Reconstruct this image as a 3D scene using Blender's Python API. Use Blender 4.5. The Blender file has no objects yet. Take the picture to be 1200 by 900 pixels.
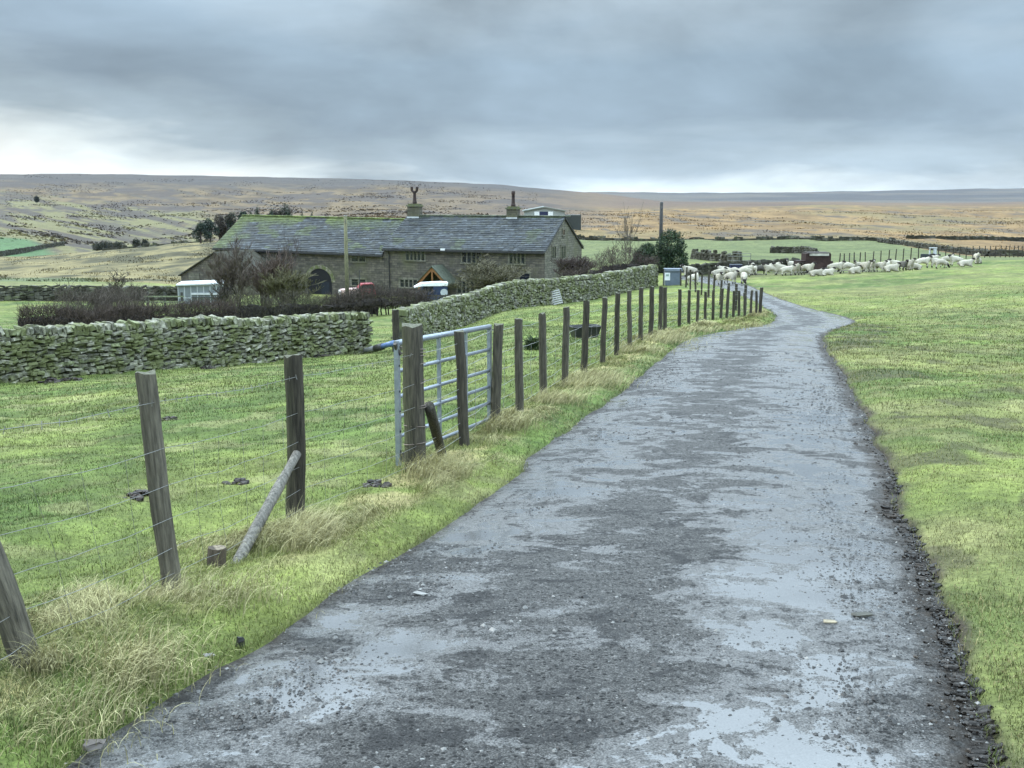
import bpy, math, random
import numpy as np
from mathutils import Vector, Matrix, Euler

rad = math.radians
rng = np.random.default_rng(11)
random.seed(11)
sc = bpy.context.scene
COL = sc.collection

# ------------------------------------------------------------------ camera model
F = 1300.0                 # focal length in pixels of a 1200 x 900 frame
HC = 1.75                  # eye height
YH = 232.0                 # row of the true horizon
TH = math.atan((450 - YH) / F)
cT, sT = math.cos(TH), math.sin(TH)


def elev(py):
    v = (450.0 - np.asarray(py, float)) / F
    return (-sT + v * cT) / (cT + v * sT)


def azim(px, py):
    v = (450.0 - np.asarray(py, float)) / F
    return (np.asarray(px, float) - 600.0) / F / (cT + v * sT)


def project(x, y, z):
    e = (np.asarray(z, float) - HC) / y
    v = (sT + e * cT) / (cT - e * sT)
    return 600.0 + F * (x / y) * (cT + v * sT), 450.0 - F * v


S = -float(elev(317.0))     # fall of the road plane


# ------------------------------------------------------------------ noise
def _hash(ix, iy, seed):
    h = (ix.astype(np.int64) * 374761393 + iy.astype(np.int64) * 668265263 + seed * 1442695041) & 0xFFFFFFFF
    h = ((h ^ (h >> 13)) * 1274126177) & 0xFFFFFFFF
    h = ((h ^ (h >> 16)) * 2246822519) & 0xFFFFFFFF
    return ((h ^ (h >> 15)) & 0xFFFFFF) / float(0xFFFFFF)


def vnoise(x, y, seed=0):
    x = np.asarray(x, float); y = np.asarray(y, float)
    ix = np.floor(x); iy = np.floor(y)
    fx = x - ix; fy = y - iy
    fx = fx * fx * (3 - 2 * fx); fy = fy * fy * (3 - 2 * fy)
    a = _hash(ix, iy, seed); b = _hash(ix + 1, iy, seed)
    c = _hash(ix, iy + 1, seed); d = _hash(ix + 1, iy + 1, seed)
    return (a * (1 - fx) + b * fx) * (1 - fy) + (c * (1 - fx) + d * fx) * fy


def fbm(x, y, octv=4, seed=0, gain=0.5):
    s = 0; amp = 1.0; tot = 0
    for k in range(octv):
        s = s + amp * vnoise(np.asarray(x) * 2 ** k + 17.3 * k, np.asarray(y) * 2 ** k - 9.1 * k, seed + k)
        tot += amp; amp *= gain
    return s / tot


def sstep(a, b, x):
    t = np.clip((np.asarray(x, float) - a) / (b - a), 0, 1)
    return t * t * (3 - 2 * t)


# ------------------------------------------------------------------ terrain heights
PLANE = None
COLS = {
    -600: [(10, 580), (27, 455), (40, 415), (55, 388), (80, 360), (115, 336), (150, 326), (260, 303), (340, 303), (450, 280), (600, 268), (1000, 246), (1500, 224), (2200, 201), (3000, 206), (4500, 215), (7500, 235)],
    0: [(10, 572), (15, 512), (20, 482), (27, 450), (40, 410), (55, 385), (80, 358), (115, 334), (150, 325), (260, 302), (340, 303), (450, 278), (600, 268), (1000, 248), (1500, 225), (2200, 203), (3000, 208), (4500, 216), (7500, 235)],
    150: [(10, 566), (15, 500), (20, 470), (30, 437), (45, 405), (58, 385), (80, 362), (115, 337), (150, 323), (260, 290), (330, 297), (420, 297), (520, 289), (650, 280), (1000, 254), (1500, 230), (2200, 205.5), (3000, 210), (4500, 217), (7500, 235)],
    300: [(10, 558), (20, 460), (34, 425), (48, 398), (60, 381), (90, 362), (105, 352), (125, 343), (150, 328), (260, 279), (330, 286), (450, 280), (600, 264), (1000, 246), (1500, 228), (2200, 207.5), (3000, 212), (4500, 219), (7500, 236)],
    450: [(12, 513), (20, 452), (30, 423), (38, 411), (60, 383), (90, 362), (105, 354), (120, 346), (145, 330), (260, 268), (400, 263), (700, 252), (1000, 241), (1500, 225), (2200, 210), (3000, 214), (4500, 222), (7500, 236)],
    545: [(15, 472), (30, 404), (50, 381), (65, 371), (90, 358), (112, 349), (135, 335), (260, 268), (400, 260), (700, 251), (1000, 243), (1500, 228), (2200, 214), (3000, 218), (4500, 224), (5500, 226), (7500, 236)],
    600: [(25, 0), (45, 371), (56, 360), (70, 360), (88, 356), (112, 350), (135, 335), (180, 300), (260, 266), (400, 258), (700, 250), (1000, 244), (1500, 231), (2200, 218.5), (3000, 222), (4500, 228), (5500, 226), (7500, 236)],
    700: [(38, 0), (47, 365), (57, 357), (66, 350), (80, 337), (95, 322), (115, 309), (160, 298), (220, 283), (400, 262), (700, 250), (1000, 246), (1500, 240), (2200, 226.5), (3000, 231), (4500, 230), (5500, 225), (7500, 236)],
    800: [(34, 380), (38, 375), (47, 364), (57, 351), (66, 342), (74, 335), (82, 327), (92, 316), (110, 304), (160, 291), (220, 282), (400, 261), (700, 249), (1000, 245), (2000, 238), (3000, 236), (4500, 231), (5500, 226), (7500, 236)],
    900: [(34, 380), (38, 375), (47, 364), (57, 350), (66, 341), (74, 332), (80, 325), (90, 316), (110, 304), (160, 292), (220, 282), (400, 261), (700, 249), (1000, 245), (2000, 238), (3000, 237), (4500, 231), (5500, 225.5), (7500, 236)],
    1000: [(38, 0), (47, 364), (57, 350), (66, 339), (73, 329), (79, 321), (88, 318), (105, 306), (160, 293), (220, 283), (400, 262), (700, 249), (1000, 245), (2000, 238), (3000, 237), (4500, 230), (5500, 224), (7500, 236)],
    1200: [(27, 0), (48, 349), (70, 323), (92, 305), (108, 304), (130, 300), (200, 291), (260, 283), (400, 264), (700, 250), (1000, 245), (2000, 238), (3000, 237), (4500, 227), (5500, 220.5), (7500, 236)],
    1800: [(27, 0), (48, 347), (70, 320), (92, 303), (115, 299), (150, 296), (260, 283), (400, 264), (700, 250), (1000, 245), (2000, 238), (3000, 236), (4500, 225), (5500, 218), (7500, 236)],
}


def pchip(x, y, xq):
    x = np.asarray(x, float); y = np.asarray(y, float); xq = np.clip(xq, x[0], x[-1])
    h = np.diff(x); d = np.diff(y) / h
    m = np.zeros_like(x)
    for i in range(1, len(x) - 1):
        if d[i - 1] * d[i] > 0:
            w1 = 2 * h[i] + h[i - 1]; w2 = h[i] + 2 * h[i - 1]
            m[i] = (w1 + w2) / (w1 / d[i - 1] + w2 / d[i])
    m[0] = d[0]; m[-1] = d[-1]
    k = np.clip(np.searchsorted(x, xq) - 1, 0, len(x) - 2)
    t = (xq - x[k]) / h[k]
    return (y[k] * (1 + 2 * t) * (1 - t) ** 2 + h[k] * m[k] * t * (1 - t) ** 2
            + y[k + 1] * t * t * (3 - 2 * t) + h[k] * m[k + 1] * t * t * (t - 1))


LN0, LN1, NL = math.log(2.0), math.log(9000.0), 1400
A0, A1, NA = -1.1, 1.1, 700
lnq = np.linspace(LN0, LN1, NL)
prof = []
colpx = sorted(COLS)
for px in colpx:
    pts = [(2.0, 0.0), (5.0, 0.0)]
    for D, py in COLS[px]:
        pts.append((D, 0.0 if py == 0 else HC / D + 0.0 + float(elev(py)) + S))
    prof.append(pchip([math.log(p[0]) for p in pts], [p[1] for p in pts], lnq))
prof = np.array(prof)
aq = np.linspace(A0, A1, NA)
acol = [(px - 600) / F * cT for px in colpx]
TT = np.zeros((NA, NL))
for j in range(NL):
    TT[:, j] = pchip(acol, prof[:, j], aq)


def blur(T, sg, axis):
    r = int(3 * sg) + 1
    k = np.exp(-0.5 * (np.arange(-r, r + 1) / sg) ** 2); k /= k.sum()
    pad = [(0, 0), (0, 0)]; pad[axis] = (r, r)
    P = np.pad(T, pad, mode='edge'); out = np.zeros_like(T)
    for i, w in enumerate(k):
        sl = [slice(None), slice(None)]; sl[axis] = slice(i, i + T.shape[axis])
        out += w * P[tuple(sl)]
    return out


TT = blur(blur(TT, 4.0, 0), 5.0, 1)


def hz(x, y):
    """smooth ground height"""
    x = np.asarray(x, float); y = np.asarray(y, float)
    ys = np.maximum(y, 2.0)
    u = np.clip((x / ys - A0) / (A1 - A0) * (NA - 1), 0, NA - 1.001)
    w = np.clip((np.log(ys) - LN0) / (LN1 - LN0) * (NL - 1), 0, NL - 1.001)
    i = u.astype(int); j = w.astype(int); fu = u - i; fw = w - j
    r = (TT[i, j] * (1 - fu) * (1 - fw) + TT[i + 1, j] * fu * (1 - fw)
         + TT[i, j + 1] * (1 - fu) * fw + TT[i + 1, j + 1] * fu * fw)
    return r * ys - S * y


_ys = np.exp(np.linspace(math.log(2.5), math.log(8000), 6000))


def hit(px, py):
    """where the ray of a pixel first meets the smooth ground"""
    a = float(azim(px, py)); e = float(elev(py))
    d = HC + e * _ys - hz(a * _ys, _ys)
    k = np.argmax(d < 0)
    if not (d < 0).any():
        k = len(_ys) - 1
    if k > 0:
        t = d[k - 1] / (d[k - 1] - d[k] + 1e-12); D = _ys[k - 1] + t * (_ys[k] - _ys[k - 1])
    else:
        D = _ys[0]
    return np.array([a * D, D, float(hz(a * D, D))])


# ------------------------------------------------------------------ road outline
RL = [(60, 900), (170, 820), (290, 752), (400, 680), (478, 636), (548, 593), (600, 557), (628, 527), (679, 492), (724, 459), (760, 432), (788, 408), (815, 394), (852, 386.5), (893, 380), (908, 374), (906, 366), (893, 357), (876, 349), (858, 341), (838, 334), (812, 329), (778, 324)]
RR = [(1182, 900), (1153, 810), (1128, 730), (1104, 682), (1079, 636), (1060, 593), (1046, 557), (1033, 527), (1016, 492), (1002, 459), (986, 432), (970, 408), (966, 394), (972, 388), (990, 382), (1004, 376), (982, 368), (944, 359), (916, 350), (896, 342), (880, 335), (862, 330), (830, 324)]
L3 = np.array([hit(*p)[:2] for p in RL]); R3 = np.array([hit(*p)[:2] for p in RR])
L3 = np.vstack([L3[0] + (L3[0] - L3[1]) / np.linalg.norm(L3[0] - L3[1]) * 14, L3])
R3 = np.vstack([R3[0] + (R3[0] - R3[1]) / np.linalg.norm(R3[0] - R3[1]) * 14, R3])


def resample(P, n):
    """smooth polyline through the points"""
    out = []
    for i in range(len(P) - 1):
        p0 = P[max(i - 1, 0)]; p1 = P[i]; p2 = P[i + 1]; p3 = P[min(i + 2, len(P) - 1)]
        l = np.linalg.norm(p2 - p1)
        m1 = (p2 - p0) / (np.linalg.norm(p2 - p1) + np.linalg.norm(p1 - p0) + 1e-9) * l
        m2 = (p3 - p1) / (np.linalg.norm(p3 - p2) + np.linalg.norm(p2 - p1) + 1e-9) * l
        for k in range(n):
            t = k / n
            out.append(p1 * (1 + 2 * t) * (1 - t) ** 2 + m1 * t * (1 - t) ** 2 + p2 * t * t * (3 - 2 * t) + m2 * t * t * (t - 1))
    out.append(P[-1])
    return np.array(out)


LS = resample(L3, 14); RS = resample(R3, 14)
for _P, _s in ((LS, 201), (RS, 207)):
    _P[:, 0] += (fbm(_P[:, 1] / 0.8, _P[:, 1] * 0 + 3.1, 3, _s) - 0.5) * 0.15 * sstep(2, 4, _P[:, 1])
POLY = np.vstack([LS, RS[::-1]])


def seg_dist(x, y, P, closed=False):
    d = np.full(x.shape, 1e9)
    Q = np.vstack([P, P[:1]]) if closed else P
    for i in range(len(Q) - 1):
        ax, ay = Q[i]; bx, by = Q[i + 1]
        vx, vy = bx - ax, by - ay; l2 = vx * vx + vy * vy + 1e-12
        t = np.clip(((x - ax) * vx + (y - ay) * vy) / l2, 0, 1)
        d = np.minimum(d, (x - ax - t * vx) ** 2 + (y - ay - t * vy) ** 2)
    return np.sqrt(d)


def inside(x, y, P):
    c = np.zeros(x.shape, bool)
    n = len(P)
    for i in range(n):
        x1, y1 = P[i]; x2, y2 = P[(i + 1) % n]
        if y1 == y2:
            continue
        m = ((y1 > y) != (y2 > y)) & (x < (x2 - x1) * (y - y1) / (y2 - y1) + x1)
        c ^= m
    return c


def road_sd(x, y):
    """signed distance to the road edge, negative on the road"""
    x = np.asarray(x, float); y = np.asarray(y, float)
    out = np.full(x.shape, 99.0)
    m = (y > -12) & (y < 95) & (x > -12) & (x < 24)
    if m.any():
        d = seg_dist(x[m], y[m], POLY, True)
        out[m] = np.where(inside(x[m], y[m], POLY), -d, d)
    return out


def left_side(x, y):
    """1 to the left of the road"""
    cy = (LS[:, 1] + RS[:, 1]) / 2; cx = (LS[:, 0] + RS[:, 0]) / 2
    o = np.argsort(cy)
    return x < np.interp(y, cy[o], cx[o])


def micro(x, y, sd=None):
    """small relief of the turf, never on the road"""
    x = np.asarray(x, float); y = np.asarray(y, float)
    if sd is None:
        sd = road_sd(x, y)
    m = sstep(0.05, 0.7, sd)
    near = 1 - sstep(60, 140, y)
    h = ((fbm(x / 0.42, y / 0.42, 3, 5) - 0.5) * 0.11 + (fbm(x / 2.2, y / 2.2, 2, 9) - 0.5) * 0.14) * near
    far = sstep(250, 600, y)
    h = h + far * ((fbm(x / 160, y / 160, 4, 21) - 0.5) * 9 + 0.0)
    mid = sstep(110, 180, y) * (1 - sstep(600, 900, y))
    h = h + mid * (fbm(x / 7, y / 7, 3, 33) - 0.5) * 0.8
    bump = np.where(left_side(x, y), 0.05, 0.04) * sstep(0.05, 0.35, sd) * (1 - 0.7 * sstep(0.7, 1.6, sd)) * (y < 45)
    tus = sstep(.47, .70, fbm(x / .55, y / .85, 3, 151)) * left_side(x, y) * sstep(.12, .3, sd) * (1 - sstep(1.5, 2.0, sd)) * (1 - sstep(38, 50, y))
    return h * m + bump + 0.06 * tus


def ground(x, y):
    return float((hz(x, y) + micro(np.array([float(x)]), np.array([float(y)])))[0])


def at(px, D, dz=0.0):
    """ground point at depth D in the direction of column px"""
    py = 350.0
    for _ in range(6):
        a = float(azim(px, py)); z = float(hz(a * D, D)); py = float(project(a * D, D, z)[1])
    return np.array([a * D, D, ground(a * D, D) + dz])


def on(px, py, dz=0.0):
    p = hit(px, py); a = float(azim(px, py)); e = float(elev(py)); D = p[1]
    for _ in range(8 if D < 60 else 0):
        g = ground(a * D, D); D = 0.5 * D + 0.5 * (g - HC) / e
    return np.array([a * D, D, ground(a * D, D) + dz])


def up_to(py, D):
    return HC + float(elev(py)) * D


# ------------------------------------------------------------------ mesh builder
class MB:
    def __init__(s):
        s.V = []; s.C = []; s.Q = []; s.T = []; s.n = 0; s.mq = []; s.mt = []; s.N = []

    def add(s, v, quads=None, tris=None, col=(0.5, 0.5, 0.5), mi=0):
        v = np.asarray(v, float).reshape(-1, 3)
        c = np.asarray(col, float)
        if c.ndim == 1:
            c = np.tile(c, (len(v), 1))
        s.V.append(v); s.C.append(c)
        if quads is not None and len(quads):
            q = np.asarray(quads, int) + s.n; s.Q.append(q); s.mq.append(np.full(len(q), mi))
        if tris is not None and len(tris):
            t = np.asarray(tris, int) + s.n; s.T.append(t); s.mt.append(np.full(len(t), mi))
        s.n += len(v)

    def poly(s, pts, thick=None, col=(.5, .5, .5), mi=0):
        """fan polygon (convex)"""
        n = len(pts)
        s.add(pts, None, [(0, i, i + 1) for i in range(1, n - 1)], col, mi)

    def box(s, c, size, rot=None, col=(.5, .5, .5), mi=0, taper=1.0):
        x, y, z = [k / 2 for k in size]
        v = np.array([[-x, -y, -z], [x, -y, -z], [x, y, -z], [-x, y, -z], [-x * taper, -y * taper, z], [x * taper, -y * taper, z], [x * taper, y * taper, z], [-x * taper, y * taper, z]])
        if rot is not None:
            v = v @ np.asarray(rot).T
        s.add(v + np.asarray(c), [(3, 2, 1, 0), (4, 5, 6, 7), (0, 1, 5, 4), (1, 2, 6, 5), (2, 3, 7, 6), (3, 0, 4, 7)], None, col, mi)

    def slab(s, x0, x1, y0, y1, z0, z1, col=(.5, .5, .5), mi=0):
        s.box(((x0 + x1) / 2, (y0 + y1) / 2, (z0 + z1) / 2), (x1 - x0, y1 - y0, z1 - z0), None, col, mi)

    def stone(s, c, size, rot, col, r=0.16, jit=0.1):
        x, y, z = [k / 2 for k in size]
        v = []
        for sx in (-1, 1):
            for sy in (-1, 1):
                for sz in (-1, 1):
                    v += [[sx * x, sy * y * (1 - r * 1.6), sz * z * (1 - r * 1.6)], [sx * x * (1 - r), sy * y, sz * z * (1 - r * 1.6)], [sx * x * (1 - r), sy * y * (1 - r * 1.6), sz * z]]
        v = np.array(v) + rng.normal(0, jit, (24, 3)) * np.array([x, y, z]) * 0.5
        s.add((v @ rot.T) + c, STQ, STT, col)

    def tube(s, pts, rr, n=6, col=(.5, .5, .5), cap=True, mi=0):
        pts = np.asarray(pts, float); m = len(pts)
        rr = np.full(m, rr) if np.isscalar(rr) else np.asarray(rr, float)
        t = np.gradient(pts, axis=0); t /= (np.linalg.norm(t, axis=1, keepdims=True) + 1e-9)
        ref = np.array([0.0, 0.0, 1.0]) if abs(t[0][2]) < 0.9 else np.array([1.0, 0.0, 0.0])
        V = []
        an = np.arange(n) / n * 2 * math.pi
        for i in range(m):
            a = np.cross(t[i], ref); a /= np.linalg.norm(a) + 1e-9; b = np.cross(t[i], a)
            ref = np.cross(a, t[i]) if i >= 0 else ref
            V.append(pts[i] + rr[i] * (np.outer(np.cos(an), a) + np.outer(np.sin(an), b)))
        q = [(i * n + k, i * n + (k + 1) % n, (i + 1) * n + (k + 1) % n, (i + 1) * n + k) for i in range(m - 1) for k in range(n)]
        tr = []
        if cap:
            tr = [(0, k + 1, k) for k in range(1, n - 1)] + [((m - 1) * n, (m - 1) * n + k, (m - 1) * n + k + 1) for k in range(1, n - 1)]
        c = np.asarray(col, float)
        if c.ndim == 2:
            c = np.repeat(c, n, axis=0)
        s.add(np.vstack(V), q, tr, c, mi)

    def blob(s, c, r, col, nu=10, nv=7, rot=None, jit=0.0):
        u = np.arange(nu) / nu * 2 * math.pi; v = np.linspace(0, math.pi, nv)
        P = np.array([[math.sin(b) * math.cos(a), math.sin(b) * math.sin(a), math.cos(b)] for b in v for a in u])
        P = P * (1 + rng.normal(0, jit, (len(P), 1)) if jit else 1) * np.asarray(r)
        if rot is not None:
            P = P @ np.asarray(rot).T
        q = [(i * nu + k, (i + 1) * nu + k, (i + 1) * nu + (k + 1) % nu, i * nu + (k + 1) % nu) for i in range(nv - 1) for k in range(nu)]
        s.add(P + np.asarray(c), q, None, col)

    def build(s, name, mats, parent=None, smooth=False, loc=None):
        me = bpy.data.meshes.new(name)
        V = np.vstack(s.V); C = np.vstack(s.C)
        if loc is not None:
            V = V - np.asarray(loc)
        nq = sum(len(q) for q in s.Q); nt = sum(len(t) for t in s.T)
        Q = np.vstack(s.Q) if nq else np.zeros((0, 4), int); T = np.vstack(s.T) if nt else np.zeros((0, 3), int)
        me.vertices.add(len(V)); me.vertices.foreach_set('co', V.astype(np.float32).ravel())
        me.loops.add(nq * 4 + nt * 3)
        me.loops.foreach_set('vertex_index', np.concatenate([Q.ravel(), T.ravel()]).astype(np.int32))
        me.polygons.add(nq + nt)
        ls = np.concatenate([np.arange(nq) * 4, nq * 4 + np.arange(nt) * 3])
        me.polygons.foreach_set('loop_start', ls.astype(np.int32))
        mi = np.concatenate(s.mq + s.mt) if (s.mq or s.mt) else np.zeros(0)
        me.polygons.foreach_set('material_index', mi.astype(np.int32))
        me.polygons.foreach_set('use_smooth', np.full(nq + nt, smooth))
        at_ = me.attributes.new('col', 'FLOAT_COLOR', 'POINT')
        at_.data.foreach_set('color', np.hstack([C, np.ones((len(C), 1))]).astype(np.float32).ravel())
        me.update(calc_edges=True); me.validate()
        for m in (mats if isinstance(mats, (list, tuple)) else [mats]):
            me.materials.append(m)
        o = bpy.data.objects.new(name, me); COL.objects.link(o)
        if loc is not None and parent is None:
            o.location = loc
        if parent is not None:
            o.parent = parent
        return o


def _stone_topo():
    v = []; idx = {}
    for i, (sx, sy, sz) in enumerate([(a, b, c) for a in (-1, 1) for b in (-1, 1) for c in (-1, 1)]):
        idx[(sx, sy, sz)] = i * 3
    Q = []; T = []
    for ax in range(3):
        o = [k for k in range(3) if k != ax]
        for sg in (-1, 1):
            r = []
            for a, b in ((-1, -1), (1, -1), (1, 1), (-1, 1)):
                k = [0, 0, 0]; k[ax] = sg; k[o[0]] = a; k[o[1]] = b
                r.append(idx[tuple(k)] + ax)
            Q.append(r if (sg > 0) == (ax != 1) else r[::-1])
    for ax in range(3):     # edges parallel to ax
        o = [k for k in range(3) if k != ax]
        for a in (-1, 1):
            for b in (-1, 1):
                k0 = [0, 0, 0]; k0[ax] = -1; k0[o[0]] = a; k0[o[1]] = b; k1 = list(k0); k1[ax] = 1
                i0 = idx[tuple(k0)]; i1 = idx[tuple(k1)]
                Q.append([i0 + o[0], i1 + o[0], i1 + o[1], i0 + o[1]])
    for k, i in idx.items():
        T.append([i, i + 1, i + 2])
    return Q, T


STQ, STT = _stone_topo()


def rz(a):
    c, s_ = math.cos(a), math.sin(a)
    return np.array([[c, -s_, 0], [s_, c, 0], [0, 0, 1.0]])


def eul(x, y, z):
    return np.array(Euler((x, y, z)).to_matrix())


def tag(o, label=None, cat=None, group=None, kind=None):
    if label: o['label'] = label
    if cat: o['category'] = cat
    if group: o['group'] = group
    if kind: o['kind'] = kind
    return o


def empty(name, loc, label, cat, group=None, rotz=0.0):
    o = bpy.data.objects.new(name, None); COL.objects.link(o)
    o.empty_display_size = 0.3
    o.location = loc; o.rotation_euler = (0, 0, rotz)
    return tag(o, label, cat, group)


# ------------------------------------------------------------------ materials
def new_mat(name):
    m = bpy.data.materials.new(name); m.use_nodes = True
    nt = m.node_tree; nt.nodes.clear()
    out = nt.nodes.new('ShaderNodeOutputMaterial'); b = nt.nodes.new('ShaderNodeBsdfPrincipled')
    nt.links.new(b.outputs[0], out.inputs[0])
    return m, nt, b


def nd(nt, t, **kw):
    n = nt.nodes.new(t)
    for k, v in kw.items():
        if k in n.inputs:
            n.inputs[k].default_value = v
        else:
            setattr(n, k, v)
    return n


def noise(nt, vec, scale, detail=4.0, rough=0.6, dist=0.0):
    n = nd(nt, 'ShaderNodeTexNoise'); n.inputs['Scale'].default_value = scale
    n.inputs['Detail'].default_value = detail; n.inputs['Roughness'].default_value = rough; n.inputs['Distortion'].default_value = dist
    if vec is not None:
        nt.links.new(vec, n.inputs['Vector'])
    return n.outputs['Fac']


def ramp(nt, fac, stops):
    r = nd(nt, 'ShaderNodeValToRGB'); nt.links.new(fac, r.inputs[0])
    cr = r.color_ramp
    while len(cr.elements) < len(stops):
        cr.elements.new(0.5)
    for e, (p, c) in zip(cr.elements, stops):
        e.position = p; e.color = (c, c, c, 1) if np.isscalar(c) else (*c, 1)
    return r.outputs[0]


def math_(nt, op, a, b=None, clamp=False):
    n = nd(nt, 'ShaderNodeMath'); n.operation = op; n.use_clamp = clamp
    for i, v in enumerate((a, b)):
        if v is None: continue
        if hasattr(v, 'is_linked'): nt.links.new(v, n.inputs[i])
        else: n.inputs[i].default_value = v
    return n.outputs[0]


def mix(nt, fac, a, b, mode='MIX'):
    n = nd(nt, 'ShaderNodeMix'); n.data_type = 'RGBA'; n.blend_type = mode
    for k, v in ((0, fac), (6, a), (7, b)):
        if hasattr(v, 'is_linked'): nt.links.new(v, n.inputs[k])
        else: n.inputs[k].default_value = v if np.isscalar(v) and k == 0 else (*v, 1)
    return n.outputs[2]


def vcol_mat(name, rough=0.75, scale=6.0, amt=0.5, bump=0.3, bscale=20.0, spec=0.3, stretch=(1, 1, 1), metal=0.0, bdist=0.02, detail=5.0, tint=None, tint_scale=1.0, tint_lo=0.55):
    """colour comes from the mesh's col attribute, broken up by noise"""
    m, nt, b = new_mat(name)
    at_ = nd(nt, 'ShaderNodeAttribute'); at_.attribute_name = 'col'
    tc = nd(nt, 'ShaderNodeTexCoord'); mp = nd(nt, 'ShaderNodeMapping'); nt.links.new(tc.outputs['Object'], mp.inputs[0])
    mp.inputs['Scale'].default_value = stretch
    vec = mp.outputs[0]
    f = noise(nt, vec, scale, detail)
    g = ramp(nt, f, [(0.28, 1 - amt), (0.72, 1 + amt)])
    c = mix(nt, 1.0, at_.outputs['Color'], g, 'MULTIPLY')
    if tint is not None:
        t = ramp(nt, noise(nt, tc.outputs['Object'], tint_scale, 4.0), [(tint_lo, 0.0), (tint_lo + 0.15, 1.0)])
        c = mix(nt, t, c, tint)
    nt.links.new(c, b.inputs['Base Color'])
    b.inputs['Roughness'].default_value = rough; b.inputs['Metallic'].default_value = metal
    b.inputs['Specular IOR Level'].default_value = spec
    if bump:
        bp = nd(nt, 'ShaderNodeBump'); bp.inputs['Strength'].default_value = bump; bp.inputs['Distance'].default_value = bdist
        nt.links.new(noise(nt, vec, bscale, 4.0), bp.inputs['Height']); nt.links.new(bp.outputs[0], b.inputs['Normal'])
    return m


M = {}
M['stone'] = vcol_mat('dry_stone', 0.85, 11, 0.6, 0.7, 16, tint=(0.118, 0.130, 0.056), tint_scale=2.6, tint_lo=0.43)
M['far_stone'] = vcol_mat('far_stone', 0.9, 2, 0.5, 0.3, 4, tint=(.035, .034, .022), tint_scale=.8, tint_lo=.40)
M['wood'] = vcol_mat('weathered_wood', 0.8, 9, 0.7, 0.9, 14, stretch=(6, 6, 0.6), bdist=0.012)
M['paint'] = vcol_mat('painted_metal', 0.4, 4, 0.15, 0.05, 12, spec=0.5)
M['galv'] = vcol_mat('galvanised_steel', 0.42, 14, 0.22, 0.08, 30, metal=0.55, spec=0.5)
M['wire'] = vcol_mat('wire', 0.5, 3, 0.2, 0, metal=0.5)
M['slate'] = vcol_mat('stone_slate', 0.6, 3, 0.5, 0.3, 8, spec=0.25)
M['twig'] = vcol_mat('twig', 0.85, 2, 0.3, 0)
M['leaf'] = vcol_mat('leaf', 0.6, 2, 0.35, 0)
M['grass'] = vcol_mat('grass_blade', 0.6, 1.5, 0.25, 0, spec=0.25)
M['straw'] = vcol_mat('dead_grass', 0.7, 3.0, 0.3, 0, spec=0.2)
M['wool'] = vcol_mat('wool', 0.95, 10, 0.22, 0.8, 14, spec=0.1, bdist=0.05)
M['glass'] = vcol_mat('window_glass', 0.08, 0.8, 0.5, 0.1, 1.5, spec=0.5)
M['mudm'] = vcol_mat('mud', 0.55, 7, 0.5, 0.7, 16, spec=0.4)
M['chip'] = vcol_mat('gravel_chip', 0.5, 20, 0.3, 0, spec=0.4)
M['iron'] = vcol_mat('rusty_iron', 0.7, 3, 0.5, 0.2, 10)

_nt = M['wool'].node_tree; _b = next(n for n in _nt.nodes if n.type == 'BSDF_PRINCIPLED')
_oi = _nt.nodes.new('ShaderNodeObjectInfo'); _src = _b.inputs['Base Color'].links[0].from_socket
_rm = ramp(_nt, _oi.outputs['Random'], [(0.0, (0.80, 0.78, 0.73)), (0.5, (0.92, 0.90, 0.86)), (1.0, (1.12, 1.10, 1.06))])
_nt.links.new(mix(_nt, 1.0, _src, _rm, 'MULTIPLY'), _b.inputs['Base Color'])

# building stone: coursed, from local coordinates along the face
def masonry(name, c1, c2, mortar, scale=1.0):
    m, nt, b = new_mat(name)
    tc = nd(nt, 'ShaderNodeTexCoord'); sp = nd(nt, 'ShaderNodeSeparateXYZ'); nt.links.new(tc.outputs['Object'], sp.inputs[0])
    cb = nd(nt, 'ShaderNodeCombineXYZ'); nt.links.new(math_(nt, 'ADD', sp.outputs[0], sp.outputs[1]), cb.inputs[0]); nt.links.new(sp.outputs[2], cb.inputs[1])
    wob = noise(nt, tc.outputs['Object'], 1.2, 3.0)
    ad = nd(nt, 'ShaderNodeVectorMath'); ad.operation = 'ADD'; nt.links.new(cb.outputs[0], ad.inputs[0])
    sc_ = nd(nt, 'ShaderNodeVectorMath'); sc_.operation = 'SCALE'; nt.links.new(wob, sc_.inputs[0]); sc_.inputs[3].default_value = 0.12
    nt.links.new(sc_.outputs[0], ad.inputs[1])
    br = nd(nt, 'ShaderNodeTexBrick'); nt.links.new(ad.outputs[0], br.inputs['Vector'])
    br.inputs['Scale'].default_value = scale; br.inputs['Brick Width'].default_value = 0.62; br.inputs['Row Height'].default_value = 0.24
    br.inputs['Mortar Size'].default_value = 0.022; br.inputs['Bias'].default_value = 0.0
    br.inputs['Color1'].default_value = (*c1, 1); br.inputs['Color2'].default_value = (*c2, 1); br.inputs['Mortar'].default_value = (*mortar, 1)
    f = ramp(nt, noise(nt, tc.outputs['Object'], 2.2, 6.0, 0.7), [(0.28, 0.5), (0.72, 1.45)])
    c = mix(nt, 1.0, br.outputs['Color'], f, 'MULTIPLY')
    st = ramp(nt, noise(nt, tc.outputs['Object'], 0.35, 4.0), [(0.5, 0.0), (0.68, 0.7)])
    c = mix(nt, st, c, (0.10, 0.10, 0.05))
    nt.links.new(c, b.inputs['Base Color']); b.inputs['Roughness'].default_value = 0.85
    bp = nd(nt, 'ShaderNodeBump'); bp.inputs['Strength'].default_value = 0.7; bp.inputs['Distance'].default_value = 0.05
    nt.links.new(br.outputs['Fac'], bp.inputs['Height']); bp.invert = True; nt.links.new(bp.outputs[0], b.inputs['Normal'])
    return m


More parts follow.
